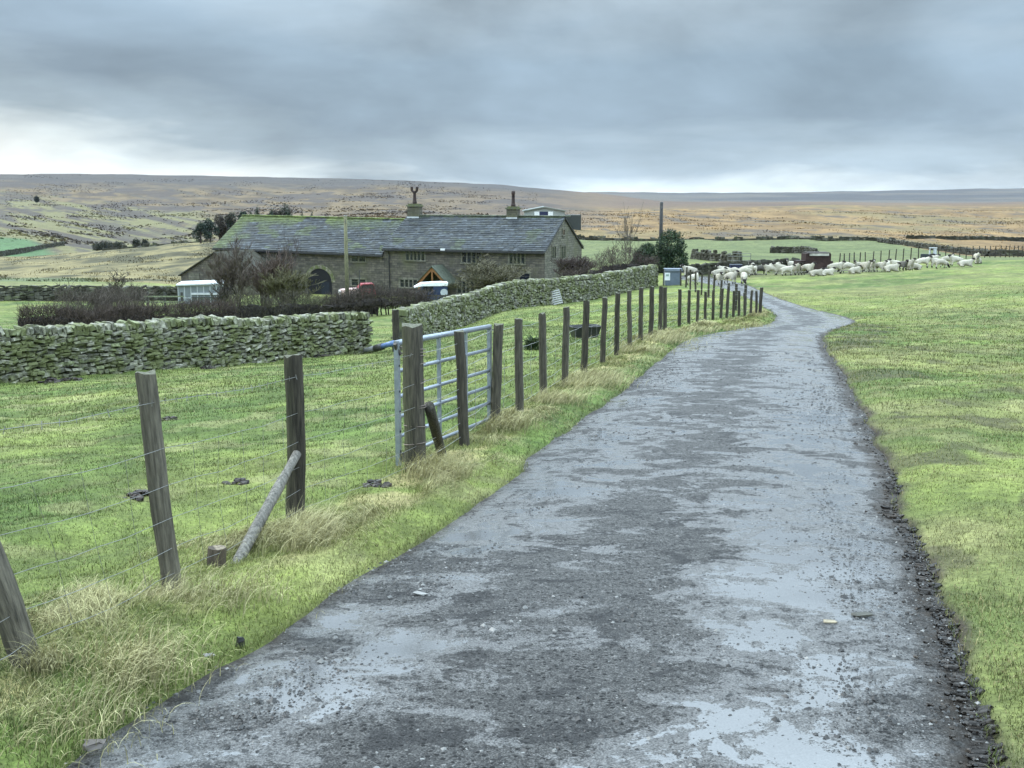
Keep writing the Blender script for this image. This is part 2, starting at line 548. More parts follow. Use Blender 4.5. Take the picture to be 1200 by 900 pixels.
M['masonry'] = masonry('coursed_gritstone', (0.130, 0.113, 0.088), (0.062, 0.056, 0.046), (0.06, 0.055, 0.045))
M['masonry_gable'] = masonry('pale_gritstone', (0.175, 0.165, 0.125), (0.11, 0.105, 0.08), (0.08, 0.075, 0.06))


def ground_mat():
    m, nt, b = new_mat('turf_and_moor')
    at_ = nd(nt, 'ShaderNodeAttribute'); at_.attribute_name = 'col'
    tc = nd(nt, 'ShaderNodeTexCoord'); v = tc.outputs['Object']
    n1 = ramp(nt, noise(nt, v, 5.0, 6.0, 0.75), [(0.3, 0.6), (0.7, 1.42)])
    n0 = ramp(nt, noise(nt, v, 38.0, 4.0, 0.75), [(0.32, 0.65), (0.68, 1.4)])
    n2 = ramp(nt, noise(nt, v, 0.9, 5.0, 0.7), [(0.3, 0.65), (0.7, 1.4)])
    n3 = ramp(nt, noise(nt, v, 0.16, 8.0, 0.85), [(0.3, 0.62), (0.7, 1.42)])
    c = mix(nt, 1.0, at_.outputs['Color'], n1, 'MULTIPLY'); c = mix(nt, 1.0, c, n0, 'MULTIPLY'); c = mix(nt, 1.0, c, n2, 'MULTIPLY'); c = mix(nt, 1.0, c, n3, 'MULTIPLY')
    nt.links.new(c, b.inputs['Base Color']); b.inputs['Roughness'].default_value = 0.85; b.inputs['Specular IOR Level'].default_value = 0.2
    bp = nd(nt, 'ShaderNodeBump'); bp.inputs['Strength'].default_value = 0.6; bp.inputs['Distance'].default_value = 0.05
    nt.links.new(noise(nt, v, 9.0, 5.0, 0.7), bp.inputs['Height']); nt.links.new(bp.outputs[0], b.inputs['Normal'])
    return m


def road_mat():
    m, nt, b = new_mat('wet_worn_tarmac')
    uv = nd(nt, 'ShaderNodeAttribute'); uv.attribute_name = 'lane'      # x across 0..1, y metres along
    sp = nd(nt, 'ShaderNodeSeparateXYZ'); nt.links.new(uv.outputs['Vector'], sp.inputs[0])
    tc = nd(nt, 'ShaderNodeTexCoord'); v = tc.outputs['Object']
    mp = nd(nt, 'ShaderNodeMapping'); nt.links.new(v, mp.inputs[0]); mp.inputs['Scale'].default_value = (0.8, 1.0, 1.0)
    big = noise(nt, mp.outputs[0], 0.9, 3.0, 0.5, 0.3)
    patch = noise(nt, mp.outputs[0], 2.7, 8.0, 0.68, 0.5)
    fine = noise(nt, v, 30.0, 6.0, 0.8)
    chips = noise(nt, v, 75.0, 3.0, 0.7)
    med = noise(nt, v, 7.0, 6.0, 0.75)
    # wheel lines hold water, the crown and the middle hold loose chips
    lane = nd(nt, 'ShaderNodeFloatCurve')
    nt.links.new(sp.outputs[0], lane.inputs['Value'])
    cu = lane.mapping.curves[0]
    pts = [(0.0, 0.46), (0.10, 0.54), (0.20, 0.58), (0.32, 0.44), (0.5, 0.38), (0.62, 0.50), (0.74, 0.62), (0.88, 0.62), (0.95, 0.45), (1.0, 0.30)]
    while len(cu.points) < len(pts): cu.points.new(0.5, 0.5)
    for p, q in zip(cu.points, pts): p.location = q
    lane.mapping.update()
    wet0 = math_(nt, 'ADD', math_(nt, 'MULTIPLY', big, 0.55), lane.outputs[0])
    wet0 = math_(nt, 'ADD', wet0, math_(nt, 'MULTIPLY', patch, 1.5))
    wet0 = math_(nt, 'ADD', wet0, math_(nt, 'MULTIPLY', med, 0.35))
    wet0 = math_(nt, 'ADD', wet0, math_(nt, 'MULTIPLY', math_(nt, 'SUBTRACT', fine, 0.5), 0.30))
    grit = noise(nt, v, 120.0, 2.0, 0.6)
    # mean near 0.5 + 0.27 + 0.75 + 0.17
    pud = ramp(nt, math_(nt, 'MULTIPLY', wet0, 0.5), [(0.910, 0.0), (0.926, 1.0)])       # standing water
    silt = ramp(nt, math_(nt, 'MULTIPLY', wet0, 0.5), [(0.825, 0.0), (0.865, 1.0)])     # smooth wet silt
    dark = ramp(nt, noise(nt, mp.outputs[0], 3.4, 7.0, 0.72, 0.5), [(0.52, 0.0), (0.60, 1.0)])
    base = mix(nt, ramp(nt, fine, [(0.32, 0.0), (0.68, 1.0)]), (0.016, 0.016, 0.016), (0.140, 0.136, 0.130))
    base = mix(nt, math_(nt, 'MULTIPLY', dark, 0.7), base, (0.020, 0.020, 0.021))
    base = mix(nt, ramp(nt, chips, [(0.66, 0.0), (0.72, 0.7)]), base, (0.17, 0.168, 0.16))
    vo = nd(nt, 'ShaderNodeTexVoronoi'); vo.inputs['Scale'].default_value = 34.0; nt.links.new(v, vo.inputs['Vector'])
    vs = nd(nt, 'ShaderNodeSeparateColor'); nt.links.new(vo.outputs['Color'], vs.inputs[0])
    spk = math_(nt, 'MULTIPLY', ramp(nt, vo.outputs['Distance'], [(0.26, 1.0), (0.36, 0.0)]), ramp(nt, vs.outputs[0], [(0.42, 0.0), (0.44, 1.0)]))
    base = mix(nt, math_(nt, 'MULTIPLY', spk, math_(nt, 'SUBTRACT', 1.0, math_(nt, 'MULTIPLY', silt, 0.75))), base, mix(nt, ramp(nt, vs.outputs[1], [(0.80, 0.0), (0.82, 1.0)]), (0.013, 0.013, 0.013), (0.15, 0.148, 0.14)))
    base = mix(nt, silt, base, mix(nt, ramp(nt, fine, [(0.25, 0.0), (0.55, 1.0)]), (0.045, 0.045, 0.045), (0.135, 0.132, 0.128)))
    base = mix(nt, pud, base, (0.12, 0.12, 0.12))
    base = mix(nt, math_(nt, 'SUBTRACT', 1.0, math_(nt, 'MULTIPLY', pud, 0.8)), base, mix(nt, 1.0, base, ramp(nt, grit, [(0.35, 0.45), (0.65, 1.6)]), 'MULTIPLY'))
    edge = ramp(nt, sp.outputs[0], [(0.0, 1.0), (0.035, 0.0), (0.925, 0.0), (0.965, 1.0)])
    base = mix(nt, math_(nt, 'MULTIPLY', edge, ramp(nt, med, [(0.35, 0.2), (0.6, 1.0)])), base, (0.045, 0.036, 0.028))
    nt.links.new(base, b.inputs['Base Color'])
    rg = mix(nt, silt, (0.66, 0.66, 0.66), (0.42, 0.42, 0.42)); rg = mix(nt, pud, rg, (0.06, 0.06, 0.06))
    nt.links.new(rg, b.inputs['Roughness'])
    nt.links.new(math_(nt, 'ADD', 0.22, math_(nt, 'MULTIPLY', math_(nt, 'MAXIMUM', pud, math_(nt, 'MULTIPLY', silt, 0.22)), 1.2)), b.inputs['Specular IOR Level'])
    bp = nd(nt, 'ShaderNodeBump'); bp.inputs['Distance'].default_value = 0.022
    inv = math_(nt, 'SUBTRACT', 1.0, math_(nt, 'ADD', math_(nt, 'MULTIPLY', pud, 0.8), math_(nt, 'MULTIPLY', silt, 0.17)), True)
    nt.links.new(inv, bp.inputs['Strength'])
    hh = math_(nt, 'ADD', math_(nt, 'MULTIPLY', fine, 1.3), math_(nt, 'ADD', math_(nt, 'MULTIPLY', med, 1.6), math_(nt, 'MULTIPLY', spk, 0.5)))
    nt.links.new(hh, bp.inputs['Height']); nt.links.new(bp.outputs[0], b.inputs['Normal'])
    return m


M['ground'] = ground_mat(); M['road'] = road_mat()


# ------------------------------------------------------------------ ground sheet
def lerp(a, b, t):
    t = np.asarray(t)[..., None]
    return np.asarray(a) * (1 - t) + np.asarray(b) * t


def turf_colour(x, y):
    n = fbm(x / 2.2, y / 2.2, 4, 51); n2 = fbm(x / 9, y / 9, 3, 57); n3 = fbm(x / 0.5, y / 0.5, 2, 63)
    c = lerp((0.052, 0.084, 0.017), (0.152, 0.168, 0.044), sstep(0.22, 0.80, 0.55 * n + 0.45 * n2))
    c = lerp(c, (0.18, 0.175, 0.075), 0.5 * sstep(0.55, 0.75, n3))
    rough = (~left_side(x, y)) & (y < 140)
    c = np.where(rough[..., None], lerp(c, (0.135, 0.125, 0.05), 0.45 * sstep(0.45, 0.65, fbm(x / 4.0, y / 2.2, 3, 71))), c)
    return c


def cover(x, y, z):
    px, py = project(x, np.maximum(y, 1.0), z)
    c = turf_colour(x, y)
    w1 = fbm(x / 30, y / 30, 3, 81) - 0.5
    # mud by the road on the right and along the verge
    # beyond the flock: trampled, rushy ground
    k = sstep(79, 84, y) * (1 - sstep(94, 102, y)) * sstep(780, 800, px) * (1 - sstep(1010, 1060, px))
    c = lerp(c, (0.055, 0.05, 0.035), k * sstep(0.3, 0.55, fbm(x / 1.5, y / 1.5, 3, 83)) * 0.9)
    # green inbye beyond
    k = sstep(95, 112, y) * (px > 560)
    c = lerp(c, lerp((0.070, 0.088, 0.032), (0.108, 0.118, 0.046), fbm(x / 8, y / 14, 4, 85)), k)
    # right-hand moor
    lim = np.interp(px, [-900, 1030, 1060, 1140, 1300, 3000], [222, 222, 190, 128, 118, 118])
    k = sstep(-4, 4, y - lim + w1 * 10) * sstep(600, 660, px)
    tn = fbm(x / 22, y / 60, 4, 87)
    tawny = lerp((0.112, 0.069, 0.028), (0.192, 0.122, 0.050), sstep(0.35, 0.65, 0.5 * tn + 0.5 * fbm(x / 5, y / 16, 3, 187)))
    tawny = lerp(tawny, (0.115, 0.098, 0.044), 0.6 * sstep(0.5, 0.7, fbm(x / 60, y / 120, 3, 88)))
    hd = np.maximum(sstep(0.62, 0.66, fbm(x / 7, y / 26, 5, 89)) * sstep(225, 260, y) * (1 - sstep(900, 1400, y)), sstep(.52, .58, fbm(x / 9, y / 20, 4, 90)) * sstep(840, 880, px) * (1 - sstep(980, 1030, px)) * sstep(228, 238, y) * (1 - sstep(300, 330, y))) * 0.9
    tawny = lerp(tawny, (0.07, 0.055, 0.04), hd)
    c = lerp(c, tawny, k)
    # left: pale strip, dark bank, tussocky rough field
    lf = 1 - sstep(250, 300, px)
    c = lerp(c, (0.125, 0.130, 0.05), lf * sstep(103, 107, y) * (1 - sstep(124, 128, y)))
    ro = lerp((0.050, 0.045, 0.021), (0.150, 0.124, 0.056), sstep(0.38, 0.60, 0.55 * fbm(x / 2.4, y / 6, 3, 91) + 0.45 * fbm(x / 14, y / 20, 3, 191)))
    c = lerp(c, ro, sstep(127, 131, y) * (1 - sstep(560, 660, px)))
    c = lerp(c, (0.075, 0.09, 0.04), (1 - sstep(95, 125, px)) * sstep(127, 129, y) * (1 - sstep(142, 147, y)))
    # behind the house
    # valley and the far hillside
    hill = sstep(330, 420, y) * (1 - sstep(640, 760, px))
    hx = x + 0.0; hh = z
    st = fbm(x / 140 + hh / 40, hh / 5.0 + x / 120, 4, 93)
    hc = lerp((0.060, 0.042, 0.024), (0.118, 0.084, 0.044), sstep(0.32, 0.68, fbm(px / 14, py / 2.4, 5, 95)))
    hc = lerp(hc, (0.082, 0.060, 0.044), sstep(420, 640, px) * 0.7)
    tilt = py - 0.20 * px
    lowl = (1 - sstep(215, 300, px + (fbm(px / 30, py / 6, 3, 94) - .5) * 60)) * sstep(222, 232, py - 0.10 * px + (fbm(px / 40, py / 5, 3, 96) - .5) * 14)
    st = fbm(px / 46, tilt / 3.6, 5, 93)
    hc = lerp(hc, (0.115, 0.105, 0.046), lowl * sstep(0.44, 0.52, st))
    hc = lerp(hc, (0.048, 0.040, 0.030), lowl * (1 - sstep(0.42, 0.49, st)) * 0.95)
    hc = lerp(hc, (0.055, 0.046, 0.036), 0.8 * sstep(0.60, 0.65, fbm(px / 34, tilt / 2.6, 4, 92)) * (1 - sstep(300, 380, px)))
    he = sstep(0.53, 0.58, fbm(px / 38, (py - .03 * px) / 3.4, 6, 97, .6)) * (1 - sstep(246, 256, py))
    hc = lerp(hc, (0.050, 0.040, 0.034), he * 0.85)
    hc = lerp(hc, (0.050, 0.044, 0.040), sstep(1600, 1950, y + 500 * (fbm(x / 300, y / 300, 3, 98) - 0.5)) * 0.9)
    c = lerp(c, hc, hill)
    c = lerp(c, (0.055, 0.10, 0.04), (1 - sstep(40, 62, px - (py - 290) * 1.6)) * sstep(338, 352, y) * (1 - sstep(445, 458, y)))
    # far flats and far ridge on the right
    fr = sstep(620, 740, px)
    c = lerp(c, lerp((0.075, 0.050, 0.038), (0.13, 0.09, 0.055), fbm(x / 200, y / 500, 3, 99)), fr * sstep(1000, 1500, y))
    c = lerp(c, lerp((0.050, 0.046, 0.044), (0.085, 0.074, 0.060), sstep(0.4, 0.65, fbm(x / 350, z / 9, 4, 101))), sstep(2300, 2900, y) * sstep(500, 700, px))
    return np.clip(c, 0.01, 0.9)


def build_ground():
    c0 = 8.0
    aa = np.concatenate([np.linspace(-1.25, -0.56, 36, endpoint=False), np.linspace(-0.56, 0.56, 390, endpoint=False), np.linspace(0.56, 1.25, 37)])
    yy = np.concatenate([np.exp(np.linspace(math.log(2.2), math.log(62.0), 760, endpoint=False)), np.exp(np.linspace(math.log(62.0), math.log(8200.0), 620))]) - 0
    yy = yy - 0.0
    Y = np.repeat(yy[:, None], len(aa), 1); X = aa[None, :] * (Y + c0)
    Y2 = Y - 0.0
    x = X.ravel(); y = Y2.ravel()
    sd = road_sd(x, y)
    z = hz(x, y) + micro(x, y, sd)
    z = z - 0.10 * sstep(-0.05, 0.09, -sd)
    me = bpy.data.meshes.new('ground')
    na = len(aa); nr = len(yy)
    col = cover(x, y, z)
    lv = left_side(x, y)
    n = fbm(x / 0.35, y / 0.7, 3, 105)
    mud = (1 - sstep(-0.02, 0.10, sd + (n - 0.5) * 0.22)) * (~lv) * (y < 34)
    mud = np.maximum(mud, (1 - sstep(-0.06, 0.03, sd + (n - .5) * .1)) * 0.8)
    mud = np.maximum(mud, 0.6 * (~lv) * (sd > 0) * (1 - sstep(1.2, 4.0, sd)) * sstep(0.60, 0.68, fbm(x / 0.8, y / 1.1, 3, 107)) * (y < 40))
    col = lerp(col, (0.04, 0.031, 0.022), mud)
    v = lv * sstep(0.25, 0.5, sd) * (1 - sstep(.8, 1.2, sd)) * (y < 50)
    col = lerp(col, (0.21, 0.185, 0.08), v * sstep(0.35, 0.6, fbm(x / 0.5, y / 0.5, 3, 109)))
    # flat apron behind the camera
    V = np.stack([x, y, z], 1)
    q = (np.arange(nr - 1)[:, None] * na + np.arange(na - 1)[None, :]).ravel()
    Q = np.stack([q, q + 1, q + na + 1, q + na], 1)
    mb = MB(); mb.add(V, Q, None, col)
    o = mb.build('ground', M['ground'], None, True)
    tag(o, kind='structure')
    mb = MB()
    gx = np.linspace(-60, 60, 61); gy = np.linspace(-60, 2.25, 40)
    X, Y = np.meshgrid(gx, gy); x = X.ravel(); y = Y.ravel()
    z = -S * y - 0.03 - 0.05 * (np.abs(x) < 3)
    q = (np.arange(39)[:, None] * 61 + np.arange(60)[None, :]).ravel()
    mb.add(np.stack([x, y, z], 1), np.stack([q, q + 1, q + 62, q + 61], 1), None, turf_colour(x, y))
    tag(mb.build('ground', M['ground'], None, True), kind='structure')


build_ground()


def build_road():
    n = len(LS); k = 33
    mb = MB(); V = []; lane = []
    s = 0.0; prev = None
    for i in range(n):
        mid = (LS[i] + RS[i]) / 2
        if prev is not None: s += np.linalg.norm(mid - prev)
        prev = mid
        for j in range(k):
            t = j / (k - 1)
            p = LS[i] * (1 - t) + RS[i] * t
            V.append((p[0], p[1], 0)); lane.append((t, s, 0))
    V = np.array(V, float); lane = np.array(lane)
    w = np.repeat(np.linalg.norm(LS - RS, axis=1), k)
    e = np.minimum(lane[:, 0], 1 - lane[:, 0]) * w
    V[:, 2] = hz(V[:, 0], V[:, 1]) - 0.035 + 0.03 * sstep(0, 0.7, e) + (fbm(V[:, 0] / 0.9, V[:, 1] / 0.9, 3, 121) - 0.5) * 0.03 * sstep(0, .3, e)
    q = (np.arange(n - 1)[:, None] * k + np.arange(k - 1)[None, :]).ravel()
    mb.add(V, np.stack([q, q + 1, q + k + 1, q + k], 1), None, (.1, .1, .1))
    o = mb.build('road', M['road'], None, True)
    a = o.data.attributes.new('lane', 'FLOAT_VECTOR', 'POINT'); a.data.foreach_set('vector', lane.astype(np.float32).ravel())
    tag(o, kind='structure')


build_road()


def road_top(x, y):
    return hz(x, y) - 0.005 + (fbm(x / 0.9, y / 0.9, 3, 121) - 0.5) * 0.03


# ------------------------------------------------------------------ dry stone walls
def wall_path(pts, step):
    P = np.array(pts, float)
    d = np.concatenate([[0], np.cumsum(np.linalg.norm(np.diff(P[:, :2], axis=0), axis=1))])
    n = max(2, int(d[-1] / step))
    s = np.linspace(0, d[-1], n)
    return np.stack([np.interp(s, d, P[:, k]) for k in range(P.shape[1])], 1), s


def stone_wall(name, pts, height, label, group=None, width=0.5, size=0.215, cope=True, pale=1.0, both=True, cat='stone wall'):
    """pts: list of ground points (x, y, z)"""
    base = np.array(pts[0]); root = empty(name, base, label, cat, group)
    P, s = wall_path(pts, 0.25)
    mb = MB()
    L = s[-1]
    hv = lambda q: height * (1 + 0.10 * (float(vnoise(q / 2.2, 3.3, 5)) - 0.5))

    def frame(q):
        x = np.interp(q, s, P[:, 0]); y = np.interp(q, s, P[:, 1]); z = np.interp(q, s, P[:, 2])
        q2 = min(q + 0.3, L); q1 = max(q - 0.3, 0)
        dx = np.interp(q2, s, P[:, 0]) - np.interp(q1, s, P[:, 0]); dy = np.interp(q2, s, P[:, 1]) - np.interp(q1, s, P[:, 1])
        l = math.hypot(dx, dy) + 1e-9
        return np.array([x, y, z]), np.array([dx / l, dy / l, 0]), np.array([-dy / l, dx / l, 0])

    def scol():
        b = random.choice([(0.20, 0.195, 0.15), (0.15, 0.147, 0.115), (0.25, 0.245, 0.20), (0.16, 0.175, 0.10), (0.11, 0.11, 0.085)])
        k = random.uniform(0.85, 1.3) * pale
        return np.array(b) * k
    # hearting
    for i in range(len(P) - 1):
        c, t, nrm = frame((s[i] + s[i + 1]) / 2)
        mb.box(c + np.array([0, 0, height * 0.45 - 0.1]), (s[i + 1] - s[i] + 0.02, width * 0.62, height * 0.9), rz(math.atan2(t[1], t[0])), (0.075, 0.075, 0.055))
    for side in ((1, -1) if both else (-1,)):
        z = -0.05
        while z < height - 0.14:
            hrow = size * random.uniform(0.34, 0.56)
            q = random.uniform(0, size * 0.5)
            while q < L:
                w = size * random.uniform(0.6, 1.45)
                c, t, nrm = frame(q + w / 2)
                bat = width / 2 * (1 - 0.22 * z / height)
                hh = hrow * random.uniform(0.8, 1.12)
                if z + hh / 2 < hv(q):
                    mb.stone(c + nrm * side * (bat - 0.09 + random.uniform(-0.05, 0.05)) + np.array([0, 0, z + hrow / 2 + random.uniform(-.035, .035)]),
                             (w * 0.97, 0.26, hh * random.uniform(.7, 1.15)), rz(math.atan2(t[1], t[0]) + random.uniform(-.2, .2)) @ eul(random.uniform(-.2, .2), random.uniform(-.28, .28), 0), scol(), 0.15, 0.24)
                q += w
            z += hrow * 0.96
    mb.build('masonry', M['stone' if cope else 'far_stone'], root, False, base)
    if cope:
        mb = MB(); q = 0.0
        while q < L:
            w = size * random.uniform(0.35, 0.8)
            c, t, nrm = frame(q + w / 2)
            hh = random.uniform(0.17, 0.27)
            mb.stone(c + np.array([0, 0, hv(q) - 0.12 + hh / 2]), (w * 0.95, width * random.uniform(0.75, 0.98), hh),
                     rz(math.atan2(t[1], t[0]) + random.uniform(-.15, .15)) @ eul(random.uniform(-.12, .12), random.uniform(-.35, .05), 0), scol() * 1.0, 0.16, 0.26)
            q += w
        o = mb.build('coping', M['stone'], root, False, base)
    return root


w1 = [at(-260, 23), at(0, 27), at(150, 30), at(300, 34), at(428, 38)]
stone_wall('dry_stone_wall', w1, 1.28, 'long mossy dry stone wall crossing the grass field on the left', 'dry stone walls')
w2 = [at(469, 37), at(497, 42.5), at(543, 50), at(587, 54), at(610, 57), at(655, 61), at(700, 66), at(735, 71), at(766, 76)]
stone_wall('dry_stone_wall', w2, 1.3, 'curving mossy dry stone wall below the farmhouse, climbing to the grey bin', 'dry stone walls')
# ruined low walls and field walls further off
stone_wall('field_wall', [at(806, 85), at(850, 86), at(890, 88), at(930, 90)], 1.0, 'low dark tumbled wall behind the sheep at the road bend', 'far field walls', size=0.5, cope=False, pale=0.5, both=False)
stone_wall('field_wall', [at(812, 112), at(836, 106), at(868, 101)], 0.9, 'short dark wall in the green field left of the metal hurdle', 'far field walls', size=0.55, cope=False, pale=0.45, both=False)
stone_wall('field_wall', [at(903, 142), at(930, 139), at(945, 134), at(958, 118)], 0.85, 'dark bent ruined wall in the green field behind the rusty shed', 'far field walls', size=0.6, cope=False, pale=0.42, both=False)
stone_wall('field_wall', [at(668, 224), at(760, 223), at(860, 222), at(950, 222), at(1046, 221)], 0.65, 'long dark wall between the green field and the tawny moor', 'far field walls', size=0.9, cope=False, pale=0.5, both=False)
stone_wall('field_wall', [at(1030, 218), at(1075, 185), at(1120, 152), at(1160, 130), at(1260, 122)], 0.85, 'dark bank wall slanting down to the fence on the right', 'far field walls', size=1.0, cope=False, pale=0.33, both=False, width=0.9)
stone_wall('field_wall', [at(-80, 86), at(0, 86), at(70, 87), at(130, 90), at(210, 96)], 1.25, 'dark mossy wall behind the brown hedge on the left', 'far field walls', size=0.5, cope=False, pale=0.55, both=False)
stone_wall('field_wall', [at(-60, 345), at(0, 352), at(30, 375), at(75, 440)], 1.6, 'dark boundary wall above the green field on the far left', 'far field walls', size=1.4, cope=False, pale=0.35, both=False)
stone_wall('field_wall', [at(1062, 262), at(1110, 258), at(1150, 262), at(1215, 262)], 0.8, 'thin broken wall out on the tawny moor at the right', 'far field walls', size=1.0, cope=False, pale=0.4, both=False)
stone_wall('field_wall', [at(120, 258), at(180, 258), at(250, 258)], 0.6, 'low dark wall along the crest of the rough field', 'far field walls', size=1.0, cope=False, pale=0.45, both=False)


# ------------------------------------------------------------------ fences
def post_mesh(h, r, seed, pale=0.0, mossy=0.0, sides=9):
    """a round weathered post from z=-0.15 to h"""
    rg = np.random.default_rng(seed)
    mb = MB(); n = 10
    zs = np.linspace(-0.2, h, n); an = np.arange(sides) / sides * 2 * math.pi
    ra = 1 + rg.normal(0, 0.05, sides)
    bend = np.cumsum(rg.normal(0, 0.004, (n, 2)), axis=0)
    V = []; C = []
    for i, z in enumerate(zs):
        for k in range(sides):
            rr = r * ra[k] * (1 + rg.normal(0, 0.02)) * (1.04 - 0.06 * i / n)
            V.append((bend[i, 0] + rr * math.cos(an[k]), bend[i, 1] + rr * math.sin(an[k]), z + (rg.normal(0, 0.008) if i == n - 1 else 0)))
            face = 0.5 + 0.5 * math.cos(an[k] + 0.6)
            c = np.array((0.030, 0.026, 0.019)) * rg.uniform(0.65, 1.35) * (0.75 + 0.6 * vnoise(an[k] * 1.5, z * 2.0, seed))
            c = c * (1 - pale * face) + np.array((0.135, 0.122, 0.094)) * pale * face
            g = mossy * max(0, math.sin(an[k] * 1.0 - 1.4)) * (0.4 + 0.6 * vnoise(z * 6, an[k], seed))
            C.append(c * (1 - g) + np.array((0.085, 0.092, 0.040)) * g)
    for k in range(sides):
        pass
    q = [(i * sides + k, i * sides + (k + 1) % sides, (i + 1) * sides + (k + 1) % sides, (i + 1) * sides + k) for i in range(n - 1) for k in range(sides)]
    mb.add(V, q, None, C)
    top = [V[(n - 1) * sides + k] for k in range(sides)]
    ctr = (bend[-1, 0], bend[-1, 1], h + 0.006)
    mb.add(top + [ctr], None, [(k, (k + 1) % sides, sides) for k in range(sides)], (0.10, 0.10, 0.07))
    return mb


def post_obj(parent, base, h, r, seed, lean=(0, 0), pale=0.3, mossy=0.3, name='fence_post', label=None):
    root = np.array(parent.location)
    o = post_mesh(h, r, seed, pale, mossy).build(name, M['wood'], parent, True)
    o.location = np.array(base) - root; o.rotation_euler = (lean[0], lean[1], seed * 1.7 % 6.28 if False else 0)
    if label: o['label'] = label
    return o


def top_of(o, parent, z):
    m = Matrix.LocRotScale(o.location, o.rotation_euler, None)
    return np.array(parent.location) + np.array(m @ Vector((0, 0, z)))


def wires(parent, posts, heights, name, rad_=0.0026, stay=None, barbs=None, off=0.05, col=(0.30, 0.30, 0.29)):
    """horizontal strands strung along the posts; posts: list of (object, radius)"""
    root = np.array(parent.location); mb = MB()
    for h in heights:
        for (a, ra), (b, rb) in zip(posts[:-1], posts[1:]):
            p = top_of(a, parent, h); q = top_of(b, parent, h)
            n = 7; t = np.linspace(0, 1, n)[:, None]
            P = p * (1 - t) + q * t; P[:, 2] -= (0.02 * np.sin(t * math.pi))[:, 0]
            d = (q - p) / np.linalg.norm(q - p); P = P + np.array([d[1], -d[0], 0]) * off
            P[1:-1] += rng.normal(0, 0.004, (n - 2, 3))
            mb.tube(P - root, rad_, 4, col, False)
            if barbs and h in barbs:
                k = int(np.linalg.norm(q - p) / 0.11)
                for i in range(k):
                    c = p + (q - p) * (i + .5) / k + np.array([d[1], -d[0], 0]) * off - np.array([0, 0, 0.02 * math.sin(math.pi * (i + .5) / k)])
                    for s_ in (1, -1):
                        v = np.array([rng.normal(0, .3), rng.normal(0, .3), s_]) * 0.017
                        mb.tube(np.array([c - v, c + v]) - root, rad_ * 0.8, 3, col, False)
    if stay:
        for (a, ra), (b, rb) in zip(posts[:-1], posts[1:]):
            k = max(2, int(np.linalg.norm(top_of(a, parent, 0.4) - top_of(b, parent, 0.4)) / stay))
            for i in range(1, k):
                t = i / k
                lo = top_of(a, parent, heights[0]) * (1 - t) + top_of(b, parent, heights[0]) * t
                hi = top_of(a, parent, heights[-2]) * (1 - t) + top_of(b, parent, heights[-2]) * t
                d = hi - lo; dd = top_of(b, parent, .4) - top_of(a, parent, .4); dd /= np.linalg.norm(dd)
                o_ = np.array([dd[1], -dd[0], 0]) * off
                mid = (lo + hi) / 2 + rng.normal(0, .012, 3)
                mb.tube(np.array([lo + o_, mid + o_, hi + o_]) - root, rad_ * 0.75, 3, col, False)
    return mb.build(name, M['wire'], parent)


HN = [0.10, 0.24, 0.40, 0.58, 0.78, 1.03]
b1 = on(30, 776); b2 = on(201, 690); b3 = on(347, 612); b4 = on(487, 553)
fen = empty('wire_fence', b1, 'near wire and barbed wire fence with tall leaning posts at the lower left', 'fence', 'wire fences')
f0 = post_obj(fen, on(-150, 875), 1.2, 0.055, 3, (0.02, -0.10), 0.4, 0.3)
f1 = post_obj(fen, b1, 1.2, 0.060, 4, (0.05, -0.24), 0.75, 0.1, label='post leaning steeply to the left')
f2 = post_obj(fen, b2, 1.18, 0.054, 5, (0.03, -0.045), 0.85, 0.1, label='pale split post leaning slightly left')
f3 = post_obj(fen, b3, 1.17, 0.060, 6, (0.0, 0.01), 0.05, 0.5, label='dark post with green algae held by a strut')
f4 = post_obj(fen, b4 + np.array([0, 0, 0]), 1.27, 0.092, 7, (0.0, 0.0), 0.35, 0.75, 'straining_post', 'thick greenish post wrapped with wire beside the gate')
# strut of pale round wood
sa = on(268, 668); sb = top_of(f3, fen, 0.50) + np.array([0.03, -0.07, 0])
mb = MB(); t = np.linspace(0, 1, 8)[:, None]
P = (sa - np.array([0.03, 0.03, 0.1])) * (1 - t) + sb * t
mb.tube(P - np.array(fen.location), np.linspace(0.038, 0.032, 8) * (1 + rng.normal(0, .05, 8)), 9, [np.array((0.15, 0.14, 0.12)) * random.uniform(.8, 1.1) for _ in range(8)])
tag(mb.build('strut', M['wood'], fen, True), 'pale grey diagonal strut')
wires(fen, [(f0, .05), (f1, .06), (f2, .05), (f3, .06), (f4, .09)], HN, 'wire_netting', 0.0016, 0.30, [1.03], col=(.20, .20, .19))
# wire wound round the straining post
for z in (1.06, 1.03, 1.0, 0.93, 0.78, 0.60, 0.58, 0.40, 0.25):
    an = np.linspace(0, 2 * math.pi, 15); mb = MB(); mb.tube(np.stack([0.098 * np.cos(an), 0.098 * np.sin(an), z + 0.014 * np.sin(an + z * 9)], 1) + b4 - np.array(fen.location), 0.004, 4, (0.16, 0.13, 0.11), False); mb.build('wire_binding', M['wire'], fen)
# post stump in the grass
st = on(253, 664)
mb = MB(); mb.tube(np.array([[0, 0, -.1], [0.005, 0, .05], [0.012, 0.004, .11]]), 0.055, 9, (0.07, 0.055, 0.04))
mb.tube(np.array([[0.012, 0.004, .11], [0.012, 0.004, .112]]), 0.05, 9, (0.17, 0.14, 0.10))
tag(mb.build('post_stump', M['wood'], None, False), 'rotten cut off post stump at the foot of the pale strut', 'stump').location = st

